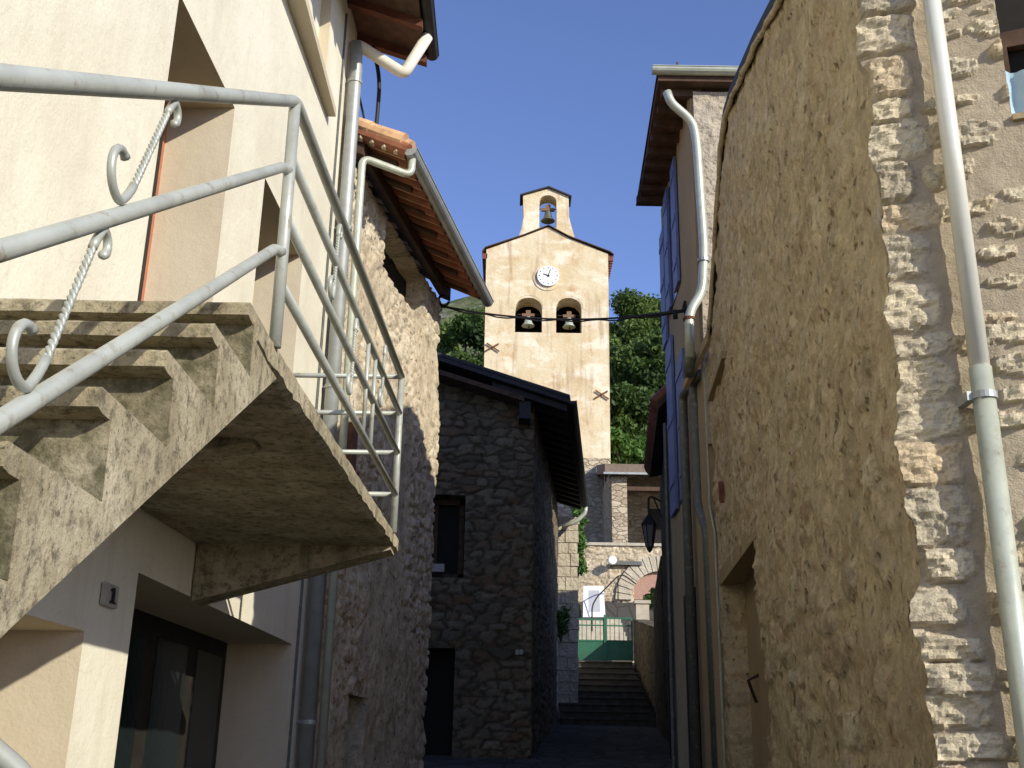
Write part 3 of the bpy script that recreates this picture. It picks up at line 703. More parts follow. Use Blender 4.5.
# ============================================================ RIGHT: FIELDSTONE HOUSE
rh = thing('fieldstone_house', 'tall ochre fieldstone house filling the right side with a metal downpipe', 'house', (3, 8, 0))
C0 = (1.73, 4.6); CS = .072
FP, FQ = C0, (5.464, 3.168)
stones = []
rs = random.Random(11)
z = -.1
while z < 6.6:   # quoins down the corner
    hgt = rs.uniform(.09, .26); stones.append((rs.uniform(-.01, .05) + .06, z + hgt / 2, rs.uniform(.09, .17), hgt * rs.uniform(.44, .54), rs.uniform(-.1, .1), rs.uniform(.012, .04), rs.uniform(2.6, 5))); 
    if rs.random() < .55: stones.append((rs.uniform(.26, .34), z + hgt / 2, rs.uniform(.05, .1), hgt * .3, 0, .02, 3))
    z += hgt + rs.uniform(-.005, .015)
zz = -.1
while zz < 6.6:
    u = .30 + rs.uniform(0, .12)
    while u < 4:
        a = rs.uniform(.035, .13); b = rs.uniform(.022, .055)
        if rs.random() < .78: stones.append((u + a, zz + rs.uniform(-.03, .03), a, b, rs.uniform(-.2, .06), rs.uniform(.012, .03), 2.6))
        u += a * 2 + rs.uniform(.03, .12)
    zz += rs.uniform(.11, .17)
def front_rel(u, z):
    base = sm(-u, -.26, -.12) * .012 + (fbm(u * 3, z * 3, 41, 5) - .47) * .045 + (fbm(u * 22, z * 22, 43, 3) - .47) * .004
    mask = np.zeros_like(u); add = np.zeros_like(u); cell = np.zeros_like(u)
    wu_ = u + (fbm(u * 14, z * 14, 47, 4) - .47) * .06; wz_ = z + (fbm(u * 14 + 5, z * 14, 48, 4) - .47) * .05
    for i, (su, sz, a, b, t, hh, p) in enumerate(stones):
        near_ = (abs(u - su) < a * 1.6 + .05) & (abs(z - sz) < b * 2 + .06)
        du = wu_[near_] - su; dz_ = wz_[near_] - sz; x = (du + t * dz_ * 0) * math.cos(t) + dz_ * math.sin(t); y = -du * math.sin(t) + dz_ * math.cos(t)
        d = (abs(x / a) ** p + abs(y / b) ** p) ** (1 / p); mm = sm(-d, -1.05, -.82)
        cur = mask[near_]; big = mm > cur; cur[big] = mm[big]; mask[near_] = cur
        ad = add[near_]; v_ = mm * hh; ad = np.maximum(ad, v_); add[near_] = ad
        cc = cell[near_]; cc[big] = ((i * .37) % 1); cell[near_] = cc
    rough_ = (fbm(u * 26, z * 34, 51, 5) - .47) * .05 * mask
    return base + add + rough_, dict(stone=mask, cell=cell, pit=mask * 0)
WIN = (.60, 1.5, 4.46, 5.9)
v, f, A = relief_wall(FP, FQ, -.3, lambda u: 6.0 + u * 0, front_rel, .0125, .0125, holes=[WIN], hole_depth=.35, wrap=.10, umax=2.2)
va = np.array(v); uu_ = (va[:, 0] - FP[0]) * .934 - (va[:, 1] - FP[1]) * .358
jg = np.clip(fbm(va[:, 2] * 5, va[:, 2] * 0 + 3, 97, 5) - .30, 0, 1) * .13 * sm(-uu_, -.16, -.0)
va[:, 0] -= jg * .934; va[:, 1] += jg * .358; v = va.tolist()
mk('front_wall', v, f, 'mortarstone', rh, attrs=A)
v, f, A = relief_wall((FP[0] + 2.2 * .934, FP[1] - 2.2 * .358), (FQ[0] + 1.6, FQ[1] - .61), -.3, 6.0, lambda u, z: front_rel(u + 2.2, z), .05, .05)
mk('front_wall', v, f, 'mortarstone', rh, attrs=A)
prof_pts = [(4.6, 6.02), (6.36, 6.68), (7.39, 7.06), (8.79, 7.50), (9.25, 7.58), (9.62, 7.50), (10.1, 7.12), (10.53, 6.80), (11.0, 6.42), (11.37, 6.2), (11.75, 6.0)]
py_, pz_ = [a for a, b in prof_pts], [b for a, b in prof_pts]
LS = math.hypot(1, CS)
def side_top(u): return np.interp(u / LS + 4.6, py_, pz_)
def side_rel(u, z):
    f1 = fbm(u * 4, z * 4, 61, 5); hm, c = worley(u, z, 66, .30, .19, .12); hm = hm * (c > .45)
    wv = (fbm(u * 6, z * 6, 88, 3) - .47) * .25
    pit = sm(fbm((u + wv + z * .12) * 17, z * 13, 63, 4), .545, .62) * sm(fbm(u * 2.3, z * 2.3, 64, 3), .28, .5)
    show = sm(fbm(u * 1.3 + 8, z * 1.3, 69, 4), .50, .62) * (.35 + .65 * (z < 3.4))
    rgt = sm(-u, -.45, .0)
    h = (f1 - .47) * .05 + (fbm(u * 15, z * 13, 62, 4) - .47) * .04 - pit * .012 + hm * (.014 + .016 * show) + (fbm(u * .8, z * .8, 71) - .47) * .10
    h = h * (1 - rgt * .6) + rgt * .02 * (fbm(u * 0 + 1, z * 5, 70) - .3)
    return h, dict(stone=np.clip(hm * show * .6 + .5 * hm, 0, 1), cell=c, pit=pit * .35)
yo = lambda y: (y - 4.6) * LS
DH = (yo(9.05), yo(11.45), gz(10) - .3, 3.42); NH = (yo(10.2), yo(11.4), 4.3, 5.45)
v, f, A = relief_wall(C0, (C0[0] + CS * 7.15, 11.75), -.3, side_top, side_rel, .026, .026, holes=[DH], hole_depth=.26, wrap=.25, side=-1)
mk('side_wall', v, f, 'roughcast', rh, smooth=True, attrs=A)
sx = lambda y: C0[0] + CS * (y - 4.6)
def spanel(name, y0, y1, z0, z1, depth, mat, parent, t=.05, z1b=None, z0b=None):
    m = MB(); q = [(sx(y0) + depth, y0, z0), (sx(y1) + depth, y1, z0 if z0b is None else z0b), (sx(y1) + depth, y1, z1 if z1b is None else z1b), (sx(y0) + depth, y0, z1)]
    m.slab(q, (t, 0, 0)); return m.build(name, mat, parent)
dd = spanel('door', 8.9, 11.6, .2, 3.5, .22, 'tan', rh); dd['label'] = 'wide walled up doorway with ochre render'
spanel('lintel', 8.95, 11.55, 3.40, 3.56, -.022, 'tan', dd, .16)
m = MB(); m.tube([(sx(10.9) + .22, 10.8, 2.45), (sx(10.9) + .12, 10.85, 2.4), (sx(10.9) + .2, 10.9, 2.2)], .016, 7); m.build('door_latch', 'iron', dd)
spanel('roof_hood', 10.15, 11.5, 5.42, 5.50, -.07, 'tan', rh, .1, z1b=5.48)
spanel('niche', 10.25, 10.6, 4.3, 5.42, -.012, 'tan', rh, .05)
spanel('iron_tie', 10.95, 11.05, 4.15, 4.35, -.05, 'rust', rh, .04, z1b=4.4, z0b=4.2)
m = MB(); m.box((2.3, 11.62, 0), (9, 11.72, 6.0)); m.box((8.9, 2.3, -.3), (9, 11.7, 6.3)); m.build('rear_wall', 'roughcast', rh)
# roof following the gable, with a wavy mortared verge along the alley
rp = [(4.2, 5.95)] + prof_pts[1:-1] + [(11.5, 6.12)]
lo = [(sx(y) - .05, y, z + .0) for y, z in rp]; V = []; F = []
for (x, y, z) in lo: V += [(x, y, z), (9.2, y - .0, z), (x, y, z + .10), (9.2, y, z + .10)]
for i in range(len(lo) - 1):
    a = i * 4; b = a + 4; F += [(a, b, b + 1, a + 1), (a + 2, a + 3, b + 3, b + 2), (a, a + 2, b + 2, b), (a + 1, b + 1, b + 3, a + 3)]
F += [(0, 1, 3, 2), tuple(len(V) - 4 + k for k in (0, 2, 3, 1))]
rr = mk('roof', V, F, 'slate', rh)
pts = []; yy = np.linspace(4.25, 11.4, 90)
for y in yy: pts.append((sx(y) - .045 + (vnoise(np.array([y * 6]), np.array([1.]), 2)[0] - .5) * .012, y, float(np.interp(y, [a for a, b in rp], [b for a, b in rp])) - .025 + (vnoise(np.array([y * 7]), np.array([9.]), 5)[0] - .5) * .015))
m = MB(); m.tube(pts, [.018 + .010 * random.random() for _ in pts], 8); m.build('verge', 'roughcast', rr)
# end of the verge: curled board and gutter head over the pipes
b0 = np.array([sx(11.4) - .05, 11.4, 6.15]); b1 = atY(683, 386, 11.95); 
m = MB(); m.slab([b0 + (0, 0, .06), b1 + (0, 0, .03), b1 + (0, 0, -.04), b0 + (0, 0, -.05)], (.05, .02, 0)); m.build('verge_board', 'tan', rr)
gutter(atY(684, 377, 12.0), (3.2, 11.9, 6.05), .085).build('gutter', 'darkpipe', rh)
# front downpipe, bright above and dull below the joint
px_ = 1.998; pyy = 4.407
m = MB(); m.tube([(px_, pyy, 3.23), (px_, pyy, 6.1)], .042, 20); up_ = m.build('downpipe', m_plain('bright enamelled pipe', (.68, .68, .60), .22, .1, .6, var=.03), rh, smooth=True)
up_['label'] = 'upper length of the bright pale downpipe'
m = MB(); m.tube([(px_, pyy, -.1), (px_, pyy, 3.235)], .047, 20); lp = m.build('downpipe', 'palepipe', rh, smooth=True); lp['label'] = 'lower dull grey green length of the downpipe'
m = MB(); m.tube([(px_, pyy, 3.09), (px_, pyy, 3.12)], .056, 20); m.box((px_ - .075, pyy - .01, 3.085), (px_ - .04, pyy + .1, 3.125)); m.build('pipe_clamp', 'zinc', lp)
# upper window with a light blue cloth
nF = np.array([.358, .934]); 
def fr(u, z, d=0): return np.array([FP[0] + .934 * u + nF[0] * d, FP[1] - .358 * u + nF[1] * d, z])
w1 = MB().slab([fr(.55, 4.4, .3), fr(1.6, 4.4, .3), fr(1.6, 6, .3), fr(.55, 6, .3)], (.01, .04, 0)).build('window', 'dark', rh)
m = MB(); m.slab([fr(.55, 5.0, .24), fr(1.6, 5.0, .24), fr(1.6, 5.09, .24), fr(.55, 5.09, .24)], (.01, .05, 0))
for k in range(6): m.slab([fr(.62 + k * .16, 4.8, .24), fr(.65 + k * .16, 4.8, .24), fr(.65 + k * .16, 5.0, .24), fr(.62 + k * .16, 5.0, .24)], (.01, .05, 0))
m.slab([fr(.55, 4.76, .24), fr(1.6, 4.76, .24), fr(1.6, 4.80, .24), fr(.55, 4.80, .24)], (.01, .05, 0))
m.build('frame', 'soffit', w1)
MB().slab([fr(.60, 4.44, -.02), fr(1.6, 4.44, -.02), fr(1.6, 4.47, -.02), fr(.60, 4.47, -.02)], (.06, .3, 0)).build('sill', 'tan', w1)
V = []; F = []; n = 14
for i in range(n + 1):
    for j in range(n + 1):
        u = .61 + .34 * i / n; z = 4.78 - .32 * j / n - .06 * i / n; d = .10 + .02 * math.sin(i * 1.3) + .012 * math.sin(j * .9 + i * .5); V.append(fr(u, z, d))
for i in range(n):
    for j in range(n): F.append((i * (n + 1) + j, (i + 1) * (n + 1) + j, (i + 1) * (n + 1) + j + 1, i * (n + 1) + j + 1))
Vb = [np.array(p) + (.001, .006, 0) for p in V]; k = len(V)
F2 = F + [tuple(i + k for i in q)[::-1] for q in F]
mk('cloth', V + Vb, F2, 'cloth', None, smooth=True, loc=fr(.8, 4.47), label='light blue cloth lying on the upper right window sill', cat='cloth')

# ============================================================ RIGHT: HOUSE WITH BLUE SHUTTERS
mh = thing('shuttered_house', 'tall tan house with blue shutters and wide dark eave behind the fieldstone house', 'house', (3, 13, 0))
FX = lambda y: 2.16 + .02 * (y - 11.78)
m = MB(); m.hexa([(FX(11.8), 11.8, .5), (FX(14.95), 14.95, .5), (7, 14.95, .5), (7, 11.8, .5)], [(FX(11.8), 11.8, 9.62), (FX(14.95), 14.95, 9.62), (7, 14.95, 9.62), (7, 11.8, 9.62)])
m.build('facade', 'tan', mh)
def grit_rel(u, z): return (fbm(u * 9, z * 9, 81, 5) - .47) * .07, dict(stone=u * 0, cell=u * 0)
v, f, A = relief_wall((2.19, 11.74), (6.6, 11.74), 5.0, 9.55, grit_rel, .035, .035, wrap=.06)
mk('end_wall', v, f, 'grit', mh, attrs=A)
m = MB(); m.hexa([(1.74, 11.58, 9.60), (1.86, 14.72, 9.60), (7.4, 14.9, 9.60), (7.4, 11.58, 9.60)], [(1.74, 11.58, 9.68), (1.86, 14.72, 9.68), (7.4, 14.9, 9.68), (7.4, 11.58, 9.68)])
m.add([(1.72, 11.56, 9.682), (1.84, 14.95, 9.682), (7.4, 14.95, 9.682), (7.4, 11.56, 9.682), (3.6, 13.2, 10.15), (6, 13.2, 10.15)], [(0, 4, 1), (0, 3, 5, 4), (1, 4, 5, 2), (2, 5, 3)])
rf = m.build('roof', 'soffit', mh)
m = MB()
for i in range(9): y = 11.75 + i * .34; m.box((1.80, y, 9.50), (2.3, y + .08, 9.595))
m.pieces('rafter', 'soffit', rf)
m = MB(); m.box((1.8, 11.6, 10 - .32), (1.95, 11.8, 9.80)); m.tube([(1.99, 11.62, 9.68), (1.99, 11.62, 9.9)], .012, 6); m.build('roof_finial', 'soffit', rf)
gutter((1.66, 11.54, 9.74), (7.4, 11.54, 9.74), .075).build('gutter', 'palepipe', mh)
m = MB(); pts = [atY(667, 92, 11.6), atY(671, 103, 11.6), atY(690, 122, 11.66), atY(694, 145, 11.66), atY(704, 250, 11.66), atY(702, 293, 11.66), atY(689, 312, 11.6), atY(690, 358, 11.6)]
# keep the pipe plumb between bends
xA = pts[4][0]; pts[2][0] = xA - .06; pts[3][0] = xA - .03; 
m.tube(bez(pts, 6, .15), .054, 14); dpp = m.build('downpipe', 'palepipe', mh, smooth=True)
m = MB(); a = atY(703.5, 262, 11.66); m.tube([a, a + (0, 0, .04)], .072, 12); m.build('pipe_clamp', 'zinc', dpp)
m = MB(); a = atY(689, 320, 11.6); m.tube([a, a + (0, 0, .03)], .068, 12); m.build('pipe_clamp', 'rust', dpp)
# elbow and the two grey pipes that run down to the alley
x1 = FX(12.2) - .08
m = MB(); m.tube(bez([atY(690, 352, 11.62), atY(689, 372, 11.75), (x1 + .06, 12.25, 5.95), (x1 + .06, 12.25, 4.42), (x1 + .09, 11.92, 4.08), (x1 + .09, 11.92, .9)], 7, .12), .065, 12)
m.build('downpipe', 'darkpipe', mh, smooth=True)
m = MB(); m.tube(bez([atY(700, 374, 11.85), (x1 + .0, 12.75, 5.9), (x1 + .0, 12.75, .9)], 7, .12), .055, 12); m.build('downpipe', 'darkpipe', mh, smooth=True)
m = MB(); m.tube([(x1 + .10, 11.80, 6.0), (x1 + .10, 11.80, 4.3), (x1 + .12, 11.7, 4.0), (x1 + .11, 11.68, 1)], .012, 6); m.build('wall_cable', 'palepipe', mh)
def shutter(y0, y1, z0, z1, off=.05):
    m = MB(); q = [(FX(y0) - off, y0, z0), (FX(y1) - off, y1, z0), (FX(y1) - off, y1, z1), (FX(y0) - off, y0, z1)]; m.slab(q, (.035, 0, 0)); s = m.build('shutter', 'blue', mh)
    m = MB(); n = int((z1 - z0) / .22)
    for i in range(3): 
        zc = z0 + (z1 - z0) * (.15 + .35 * i); m.slab([(FX(y0) - off - .012, y0 + .03, zc), (FX(y1) - off - .012, y1 - .03, zc), (FX(y1) - off - .012, y1 - .03, zc + .08), (FX(y0) - off - .012, y0 + .03, zc + .08)], (.010, 0, 0))
    m.pieces('batten', 'blue', s); return s
for a in ((13.1, 13.5, 7.6, 9.45), (13.95, 14.35, 7.6, 9.45), (14.45, 14.9, 7.3, 9.1), (12.98, 13.6, 4.78, 6.62), (14.0, 14.6, 4.78, 7.2)): shutter(*a)
m = MB(); m.box((FX(13.6) - .01, 13.5, 7.6), (FX(13.6) + .02, 13.95, 9.4)); m.build('window', 'glass', mh)
m = MB(); m.box((FX(13.8) - .008, 13.6, 4.8), (FX(13.8) + .02, 14.0, 6.6)); m.build('window', 'glass', mh)
MB().box((FX(12.6) - .015, 12.9, 1.3), (FX(12.6) + .05, 13.7, 3.6)).build('door', 'door', mh)

# ============================================================ RIGHT: NARROW DARK HOUSE FURTHER UP
nh = thing('narrow_alley_house', 'narrow dark house with terracotta eave tiles beyond the blue shutters', 'house', (3, 18, 1))
A0, A1 = (2.24, 15.0), (2.83, 22.9)
m = MB(); m.hexa([(A0[0], A0[1], 1), (A1[0], 20.2, 1), (6, 20.2, 1), (6, A0[1], 1)], [(A0[0], A0[1], 6.5), (A1[0] - .02, 20.2, 6.5), (6, 20.2, 7.6), (6, A0[1], 10.2)]); m.build('wall', 'darkstone', nh)  # unseen back edge raised along with the sun-blocking roof
m = MB(); m.hexa([(2.10, 15.0, 6.46), (2.47, 19.0, 6.46), (6, 20.4, 7.7), (6, 15.0, 10.4)], [(2.10, 15.0, 6.56), (2.47, 19.0, 6.56), (6, 20.4, 7.8), (6, 15.0, 10.5)]); r3 = m.build('roof', 'soffit', nh)  # unseen back raised and twisted to block sun from the grey house
m = MB()
for i in range(17):
    y = 15.15 + i * .235; x = 2.08 + .092 * (y - 15); m.tube([(x - .03, y, 6.58), (6, y + .2, 10.55 - .5 * (y + .2 - 15))], [.1, .09], 8)
m.pieces('tile_row', 'tile', r3)
m = MB(); m.hexa([(2.44, 17.2, 1.2), (2.53, 17.9, 1.2), (2.6, 17.9, 1.2), (2.6, 17.2, 1.2)], [(2.44, 17.2, 3.3), (2.53, 17.9, 3.3), (2.6, 17.9, 3.3), (2.6, 17.2, 3.3)]); m.build('door', 'door', nh)
m = MB(); m.tube([(2.22, 15.2, 6.3), (2.2, 15.2, 1)], .03, 8); m.build('downpipe', 'darkpipe', nh)
# wall of the lower yard that follows it
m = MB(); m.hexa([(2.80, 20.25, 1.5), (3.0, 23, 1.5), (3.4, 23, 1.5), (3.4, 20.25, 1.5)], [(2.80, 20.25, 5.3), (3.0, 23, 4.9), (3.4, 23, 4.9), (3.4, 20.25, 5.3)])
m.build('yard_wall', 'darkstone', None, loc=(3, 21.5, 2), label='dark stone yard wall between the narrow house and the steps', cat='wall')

# ============================================================ LANTERN
lt = thing('wall_lantern', 'black wall lantern on an iron arm over the alley', 'lantern', (2.1, 16.5, 4.6))
lc = np.array([2.12, 16.5, 0])
m = MB(); m.tube(bez([(2.32, 16.5, 5.45), (2.12, 16.5, 5.55), (2.12, 16.5, 5.2)], 6, .1), .016, 8); m.tube([(2.32, 16.5, 5.2), (2.2, 16.5, 5.5)], .012, 8); m.build('arm', 'iron', lt)
m = MB(); m.lathe([(.02, 5.24), (.05, 5.2), (.115, 5.10), (.12, 5.07)], lc, 6); m.lathe([(.055, 4.74), (.04, 4.70), (.012, 4.66)], lc, 6)
for k in range(6):
    a = k * math.pi / 3; m.tube([(lc[0] + .108 * math.cos(a), lc[1] + .108 * math.sin(a), 5.08), (lc[0] + .055 * math.cos(a), lc[1] + .055 * math.sin(a), 4.74)], .008, 5)
m.build('cage', 'iron', lt)
m = MB(); m.lathe([(.05, 4.74), (.10, 5.07)], lc, 6); m.build('glass_body', m_plain('dusty lantern glass', (.16, .16, .15), .3), lt)

# ============================================================ OVERHEAD CABLE
pts = []
a = np.array([-1.0, 13.7, 7.45]); b = np.array([2.14, 12.55, 6.95])
for k in range(25):
    t = k / 24; p = a + (b - a) * t; p[2] -= .16 * 4 * t * (1 - t); pts.append(p)
m = MB(); m.tube(pts, .013, 7); m.tube([p + (0, .0, -.022 + .014 * math.sin(i * 1.7)) for i, p in enumerate(pts)], .010, 6)
m.tube(pts[18:], .024, 7)
m.lathe([(.03, -.09), (.035, .02)], pts[23], 8)
for k in range(3): m.tube(bez([pts[-1] + (-.02 * k, .02, 0), pts[-1] + (0, .05, .18), pts[-1] + (.02, .1 + .05 * k, -.1), pts[-1] + (.01, .1, -.45), pts[-1] + (.02, .16, -.75)], 5, .1), .014, 6)
q = a + (.06, 0, .08); m.tube([q + (.07 * math.cos(t), 0, .08 * math.sin(t)) for t in np.linspace(0, 6.0, 20)], .018, 6)
m.build('overhead_cable', 'cable', None, smooth=True, loc=(.5, 13, 7), label='black overhead cable strung across the alley between the rubble house and shuttered house', cat='cable')

# ============================================================ STEPS, GATE, TERRACE
st = thing('stone_steps', 'shaded flight of stone steps climbing to the green gate', 'steps', (2.2, 23.2, 2.3))
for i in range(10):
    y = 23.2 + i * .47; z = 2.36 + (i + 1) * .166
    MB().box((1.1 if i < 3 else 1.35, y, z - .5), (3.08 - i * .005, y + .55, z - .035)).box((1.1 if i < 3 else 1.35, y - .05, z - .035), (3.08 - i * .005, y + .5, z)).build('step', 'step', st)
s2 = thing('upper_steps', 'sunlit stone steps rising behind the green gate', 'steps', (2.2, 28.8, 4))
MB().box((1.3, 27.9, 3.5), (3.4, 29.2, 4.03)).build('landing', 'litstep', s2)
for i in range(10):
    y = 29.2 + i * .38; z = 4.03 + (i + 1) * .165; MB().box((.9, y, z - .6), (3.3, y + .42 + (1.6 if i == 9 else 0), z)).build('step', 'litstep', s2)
m = MB(); hp = [atY(592, 640, 31.5), atY(592, 606, 31.5), atY(597, 597, 31.7), atY(618, 576, 33), atY(624, 575, 33.3), atY(636, 584, 33.6)]
m.tube(bez(hp, 5, .15), .022, 7); m.tube([atY(618, 577, 33), atY(618, 600, 33)], .018, 6)
m.build('handrail', 'iron', None, loc=(2.5, 32, 5), label='thin dark iron handrail climbing beside the upper sunlit steps', cat='handrail')
# quoined wall end on the left of the steps
gw = thing('stone_wall_end', 'sunlit end of a tall stone garden wall left of the gate', 'wall', (1.3, 24.4, 2.5))
m = MB(); m.hexa([(1.10, 24.3, 2), (1.50, 24.3, 2), (1.66, 27.9, 2), (1.0, 27.9, 2)], [(1.10, 24.3, 6.70), (1.48, 24.3, 6.70), (1.64, 27.9, 6.7), (1.0, 27.9, 6.7)]); m.build('core', 'quoin', gw)
zc = 2.3; rq = random.Random(3)
m = MB()
while zc < 6.6:
    h = rq.uniform(.2, .32); x0 = 1.09 - rq.uniform(0, .02); xm = 1.3 + rq.uniform(-.07, .07)
    for a, b in ((x0, xm), (xm + .012, 1.52 + rq.uniform(-.01, .02))): m.box((a, 24.25 - rq.uniform(0, .03), zc), (b, 24.4, zc + h - .014))
    zc += h
m.build('quoin', 'quoin', gw)
MB().box((1.05, 24.22, 6.7), (1.56, 27.9, 6.78)).build('coping', 'quoin', gw)
# side wall right of the steps with pillar
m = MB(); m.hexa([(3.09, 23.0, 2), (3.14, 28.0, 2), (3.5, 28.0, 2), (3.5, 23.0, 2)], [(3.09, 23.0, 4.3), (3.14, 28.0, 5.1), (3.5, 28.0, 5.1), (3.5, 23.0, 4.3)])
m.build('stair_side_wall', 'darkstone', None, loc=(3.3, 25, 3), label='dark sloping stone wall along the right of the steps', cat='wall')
gp = thing('gate_pillar', 'pale rendered gate pillar at the right of the green gate', 'pillar', (3.4, 28.1, 4))
MB().box((3.22, 28.02, 3.6), (3.55, 28.35, 5.5)).build('shaft', 'litstep', gp)
MB().box((3.18, 27.98, 5.5), (3.59, 28.39, 5.58)).build('cap', 'litstep', gp)
gt = thing('garden_gate', 'dark green metal double gate with bars above solid panels', 'gate', (2.4, 28, 4.05))
def leaf(x0, x1, tall):
    f_ = MB(); f_.box((x0, 27.97, 4.08), (x0 + .04, 28.01, tall)); f_.box((x1 - .04, 27.97, 4.08), (x1, 28.01, tall)); f_.box((x0, 27.972, tall - .04), (x1, 28.008, tall)); f_.box((x0, 27.972, 4.54), (x1, 28.008, 4.58)); f_.box((x0, 27.972, 4.92), (x1, 28.008, 4.95))
    lf = f_.build('leaf_frame', 'green', gt); m = MB(); m.box((x0 + .03, 27.985, 4.08), (x1 - .03, 27.995, 4.56)); m.build('panel', 'green', lf)
    m = MB(); n = 6
    for i in range(1, n): x = x0 + (x1 - x0) * i / n; m.tube([(x, 27.99, 4.56), (x, 27.99, tall + (.05 if i % 2 else 0))], .009, 5)
    m.build('bars', 'green', lf)
leaf(1.74, 2.42, 5.1); leaf(2.44, 3.12, 5.14)
MB().box((2.40, 27.95, 4.06), (2.46, 28.03, 5.2)).build('post', 'green', gt)
# terrace retaining wall, arch, cabinet
tw = thing('terrace_wall', 'sunlit rubble terrace wall with an arch below the church tower', 'wall', (3, 35, 6))
def ret_rel(u, z):
    h, c = masonry(u, z, 91, .17, .24, .06, .12); return h * .06 + (fbm(u * 5, z * 5, 92, 4) - .47) * .08, dict(stone=h, cell=c, pit=(1 - h) * .5 * (fbm(u * 7, z * 7, 93) > .45))
AR = (3.95 + 2.0, 5.3 + 2.0, 5.0, 7.5)
v, f, A = relief_wall((-2.0, 34.9), (9.0, 34.9), 5.0, 8.27, ret_rel, .06, .05, holes=[AR], hole_depth=.8)
mk('wall', v, f, 'rubble', tw, attrs=A)
MB().box((-2, 34.95, 5), (9, 35.5, 8.2)).build('core', 'rubble', tw)
MB().box((-2, 34.82, 8.27), (9, 35.2, 8.36)).build('coping', 'litstep', tw)
m = MB()
cx, cz = 4.78, 6.55
for i in range(19):
    a = math.pi * (i + .5) / 19 ; r0, r1 = .92, 1.42; da = math.pi / 19 * .43
    m.slab([(cx + r0 * math.cos(a - da), 34.78, cz + r0 * math.sin(a - da)), (cx + r1 * math.cos(a - da), 34.78, cz + r1 * math.sin(a - da)), (cx + r1 * math.cos(a + da), 34.78, cz + r1 * math.sin(a + da)), (cx + r0 * math.cos(a + da), 34.78, cz + r0 * math.sin(a + da))], (0, .2, 0))
m.pieces('voussoir', 'quoin', tw)
m = MB(); m.box((3.9, 35.6 - .9, 5), (5.4, 34.96, 6.0)); m.box((3.9, 34.93, 5), (5.4, 35.0, 7.6)); m.build('arch_lining', 'brick', tw)
cb = thing('leaning_window_frame', 'white framed grey pane standing against the terrace wall', 'window', (2.6, 33.9, 5.7))
q = [atY(583, 617, 33.8), atY(605.5, 617, 33.8), atY(603.5, 586, 34.1), atY(583.5, 586, 34.1)]
def lerpq(q, a, b, c_, d_):
    f_ = lambda s, t: (q[0] * (1 - s) + q[1] * s) * (1 - t) + (q[3] * (1 - s) + q[2] * s) * t
    return [f_(a, c_), f_(b, c_), f_(b, d_), f_(a, d_)]
m = MB()
for r in ((0, .24, 0, 1), (.78, 1, 0, 1), (.241, .779, 0, .16), (.241, .779, .86, 1)): m.slab(lerpq(q, *r), (0, .06, 0))
m.build('frame', 'panelw', cb)
MB().slab(lerpq(q, .24, .78, .16, .86), (0, .03, 0)).build('pane', 'panelg', cb)
def flood(p, lab):
    t = thing('floodlight', lab, 'floodlight', p); p = np.array(p)
    m = MB(); m.lathe([(.06, -.1), (.13, 0), (.14, .14), (.12, .16)], p, 12, axis='y'); m.build('housing', 'panelw', t)
    MB().box(p + (-.03, .05, -.16), p + (.03, .3, -.1)).build('bracket', 'iron', t)
flood(tuple(atY(599, 471, 39.6)), 'small white round floodlight fixed to the stone base of the church tower')
flood(tuple(atY(612, 561, 34.55)), 'small white floodlight on the terrace wall above the iron handrail')
MB().box(tuple(atY(612, 564.5, 34.7)), tuple(atY(641, 562.5, 34.9))).build('cable_conduit', 'darkpipe', tw)

# ============================================================ PORCH BESIDE TOWER
pr = thing('lean_to_porch', 'stone lean-to porch with a pillar and brown roof edge beside the church tower', 'porch', (4.5, 36.5, 8.2))
YP = 36.4; X = lambda x, y: atY(x, y, YP)
a = X(612.5, 545); b = X(628, 545); t_ = X(612, 476)
MB().box((a[0], YP, 8.0), (b[0], YP + .6, t_[2])).build('pillar', 'towerstone', pr)
MB().box((a[0] - .02, YP + .55, 8.0), (a[0] + .45, 40, t_[2] + .3)).build('side_wall', 'towerstone', pr)
MB().box((a[0], 39, 8.0), (9, 39.3, t_[2] + .8)).build('back_wall', 'towerstone', pr)
e = X(615, 486); MB().box((b[0] - .3, YP + .02, e[2] - .14), (9, YP + .3, e[2] + .0)).build('beam', 'soffit', pr)
MB().box((b[0] + .9, YP + 1.6, 8.2), (b[0] + 1.6, YP + 1.7, 10.2)).build('door', 'dark', pr)
zt = t_[2]
m = MB(); m.hexa([(a[0] - .25, YP - .3, zt), (9.2, YP - .3, zt), (9.2, 39.9, zt + .95), (a[0] - .25, 39.9, zt + .95)], [(a[0] - .25, YP - .3, zt + .35), (9.2, YP - .3, zt + .35), (9.2, 39.9, zt + 1.3), (a[0] - .25, 39.9, zt + 1.3)])
m.build('roof', m_plain('brown roof fascia', (.20, .15, .11), .9, var=.2), pr)
MB().box((a[0] - .3, YP - .36, zt - .02), (9.2, YP - .301, zt + .05)).build('gutter', 'zinc', pr)

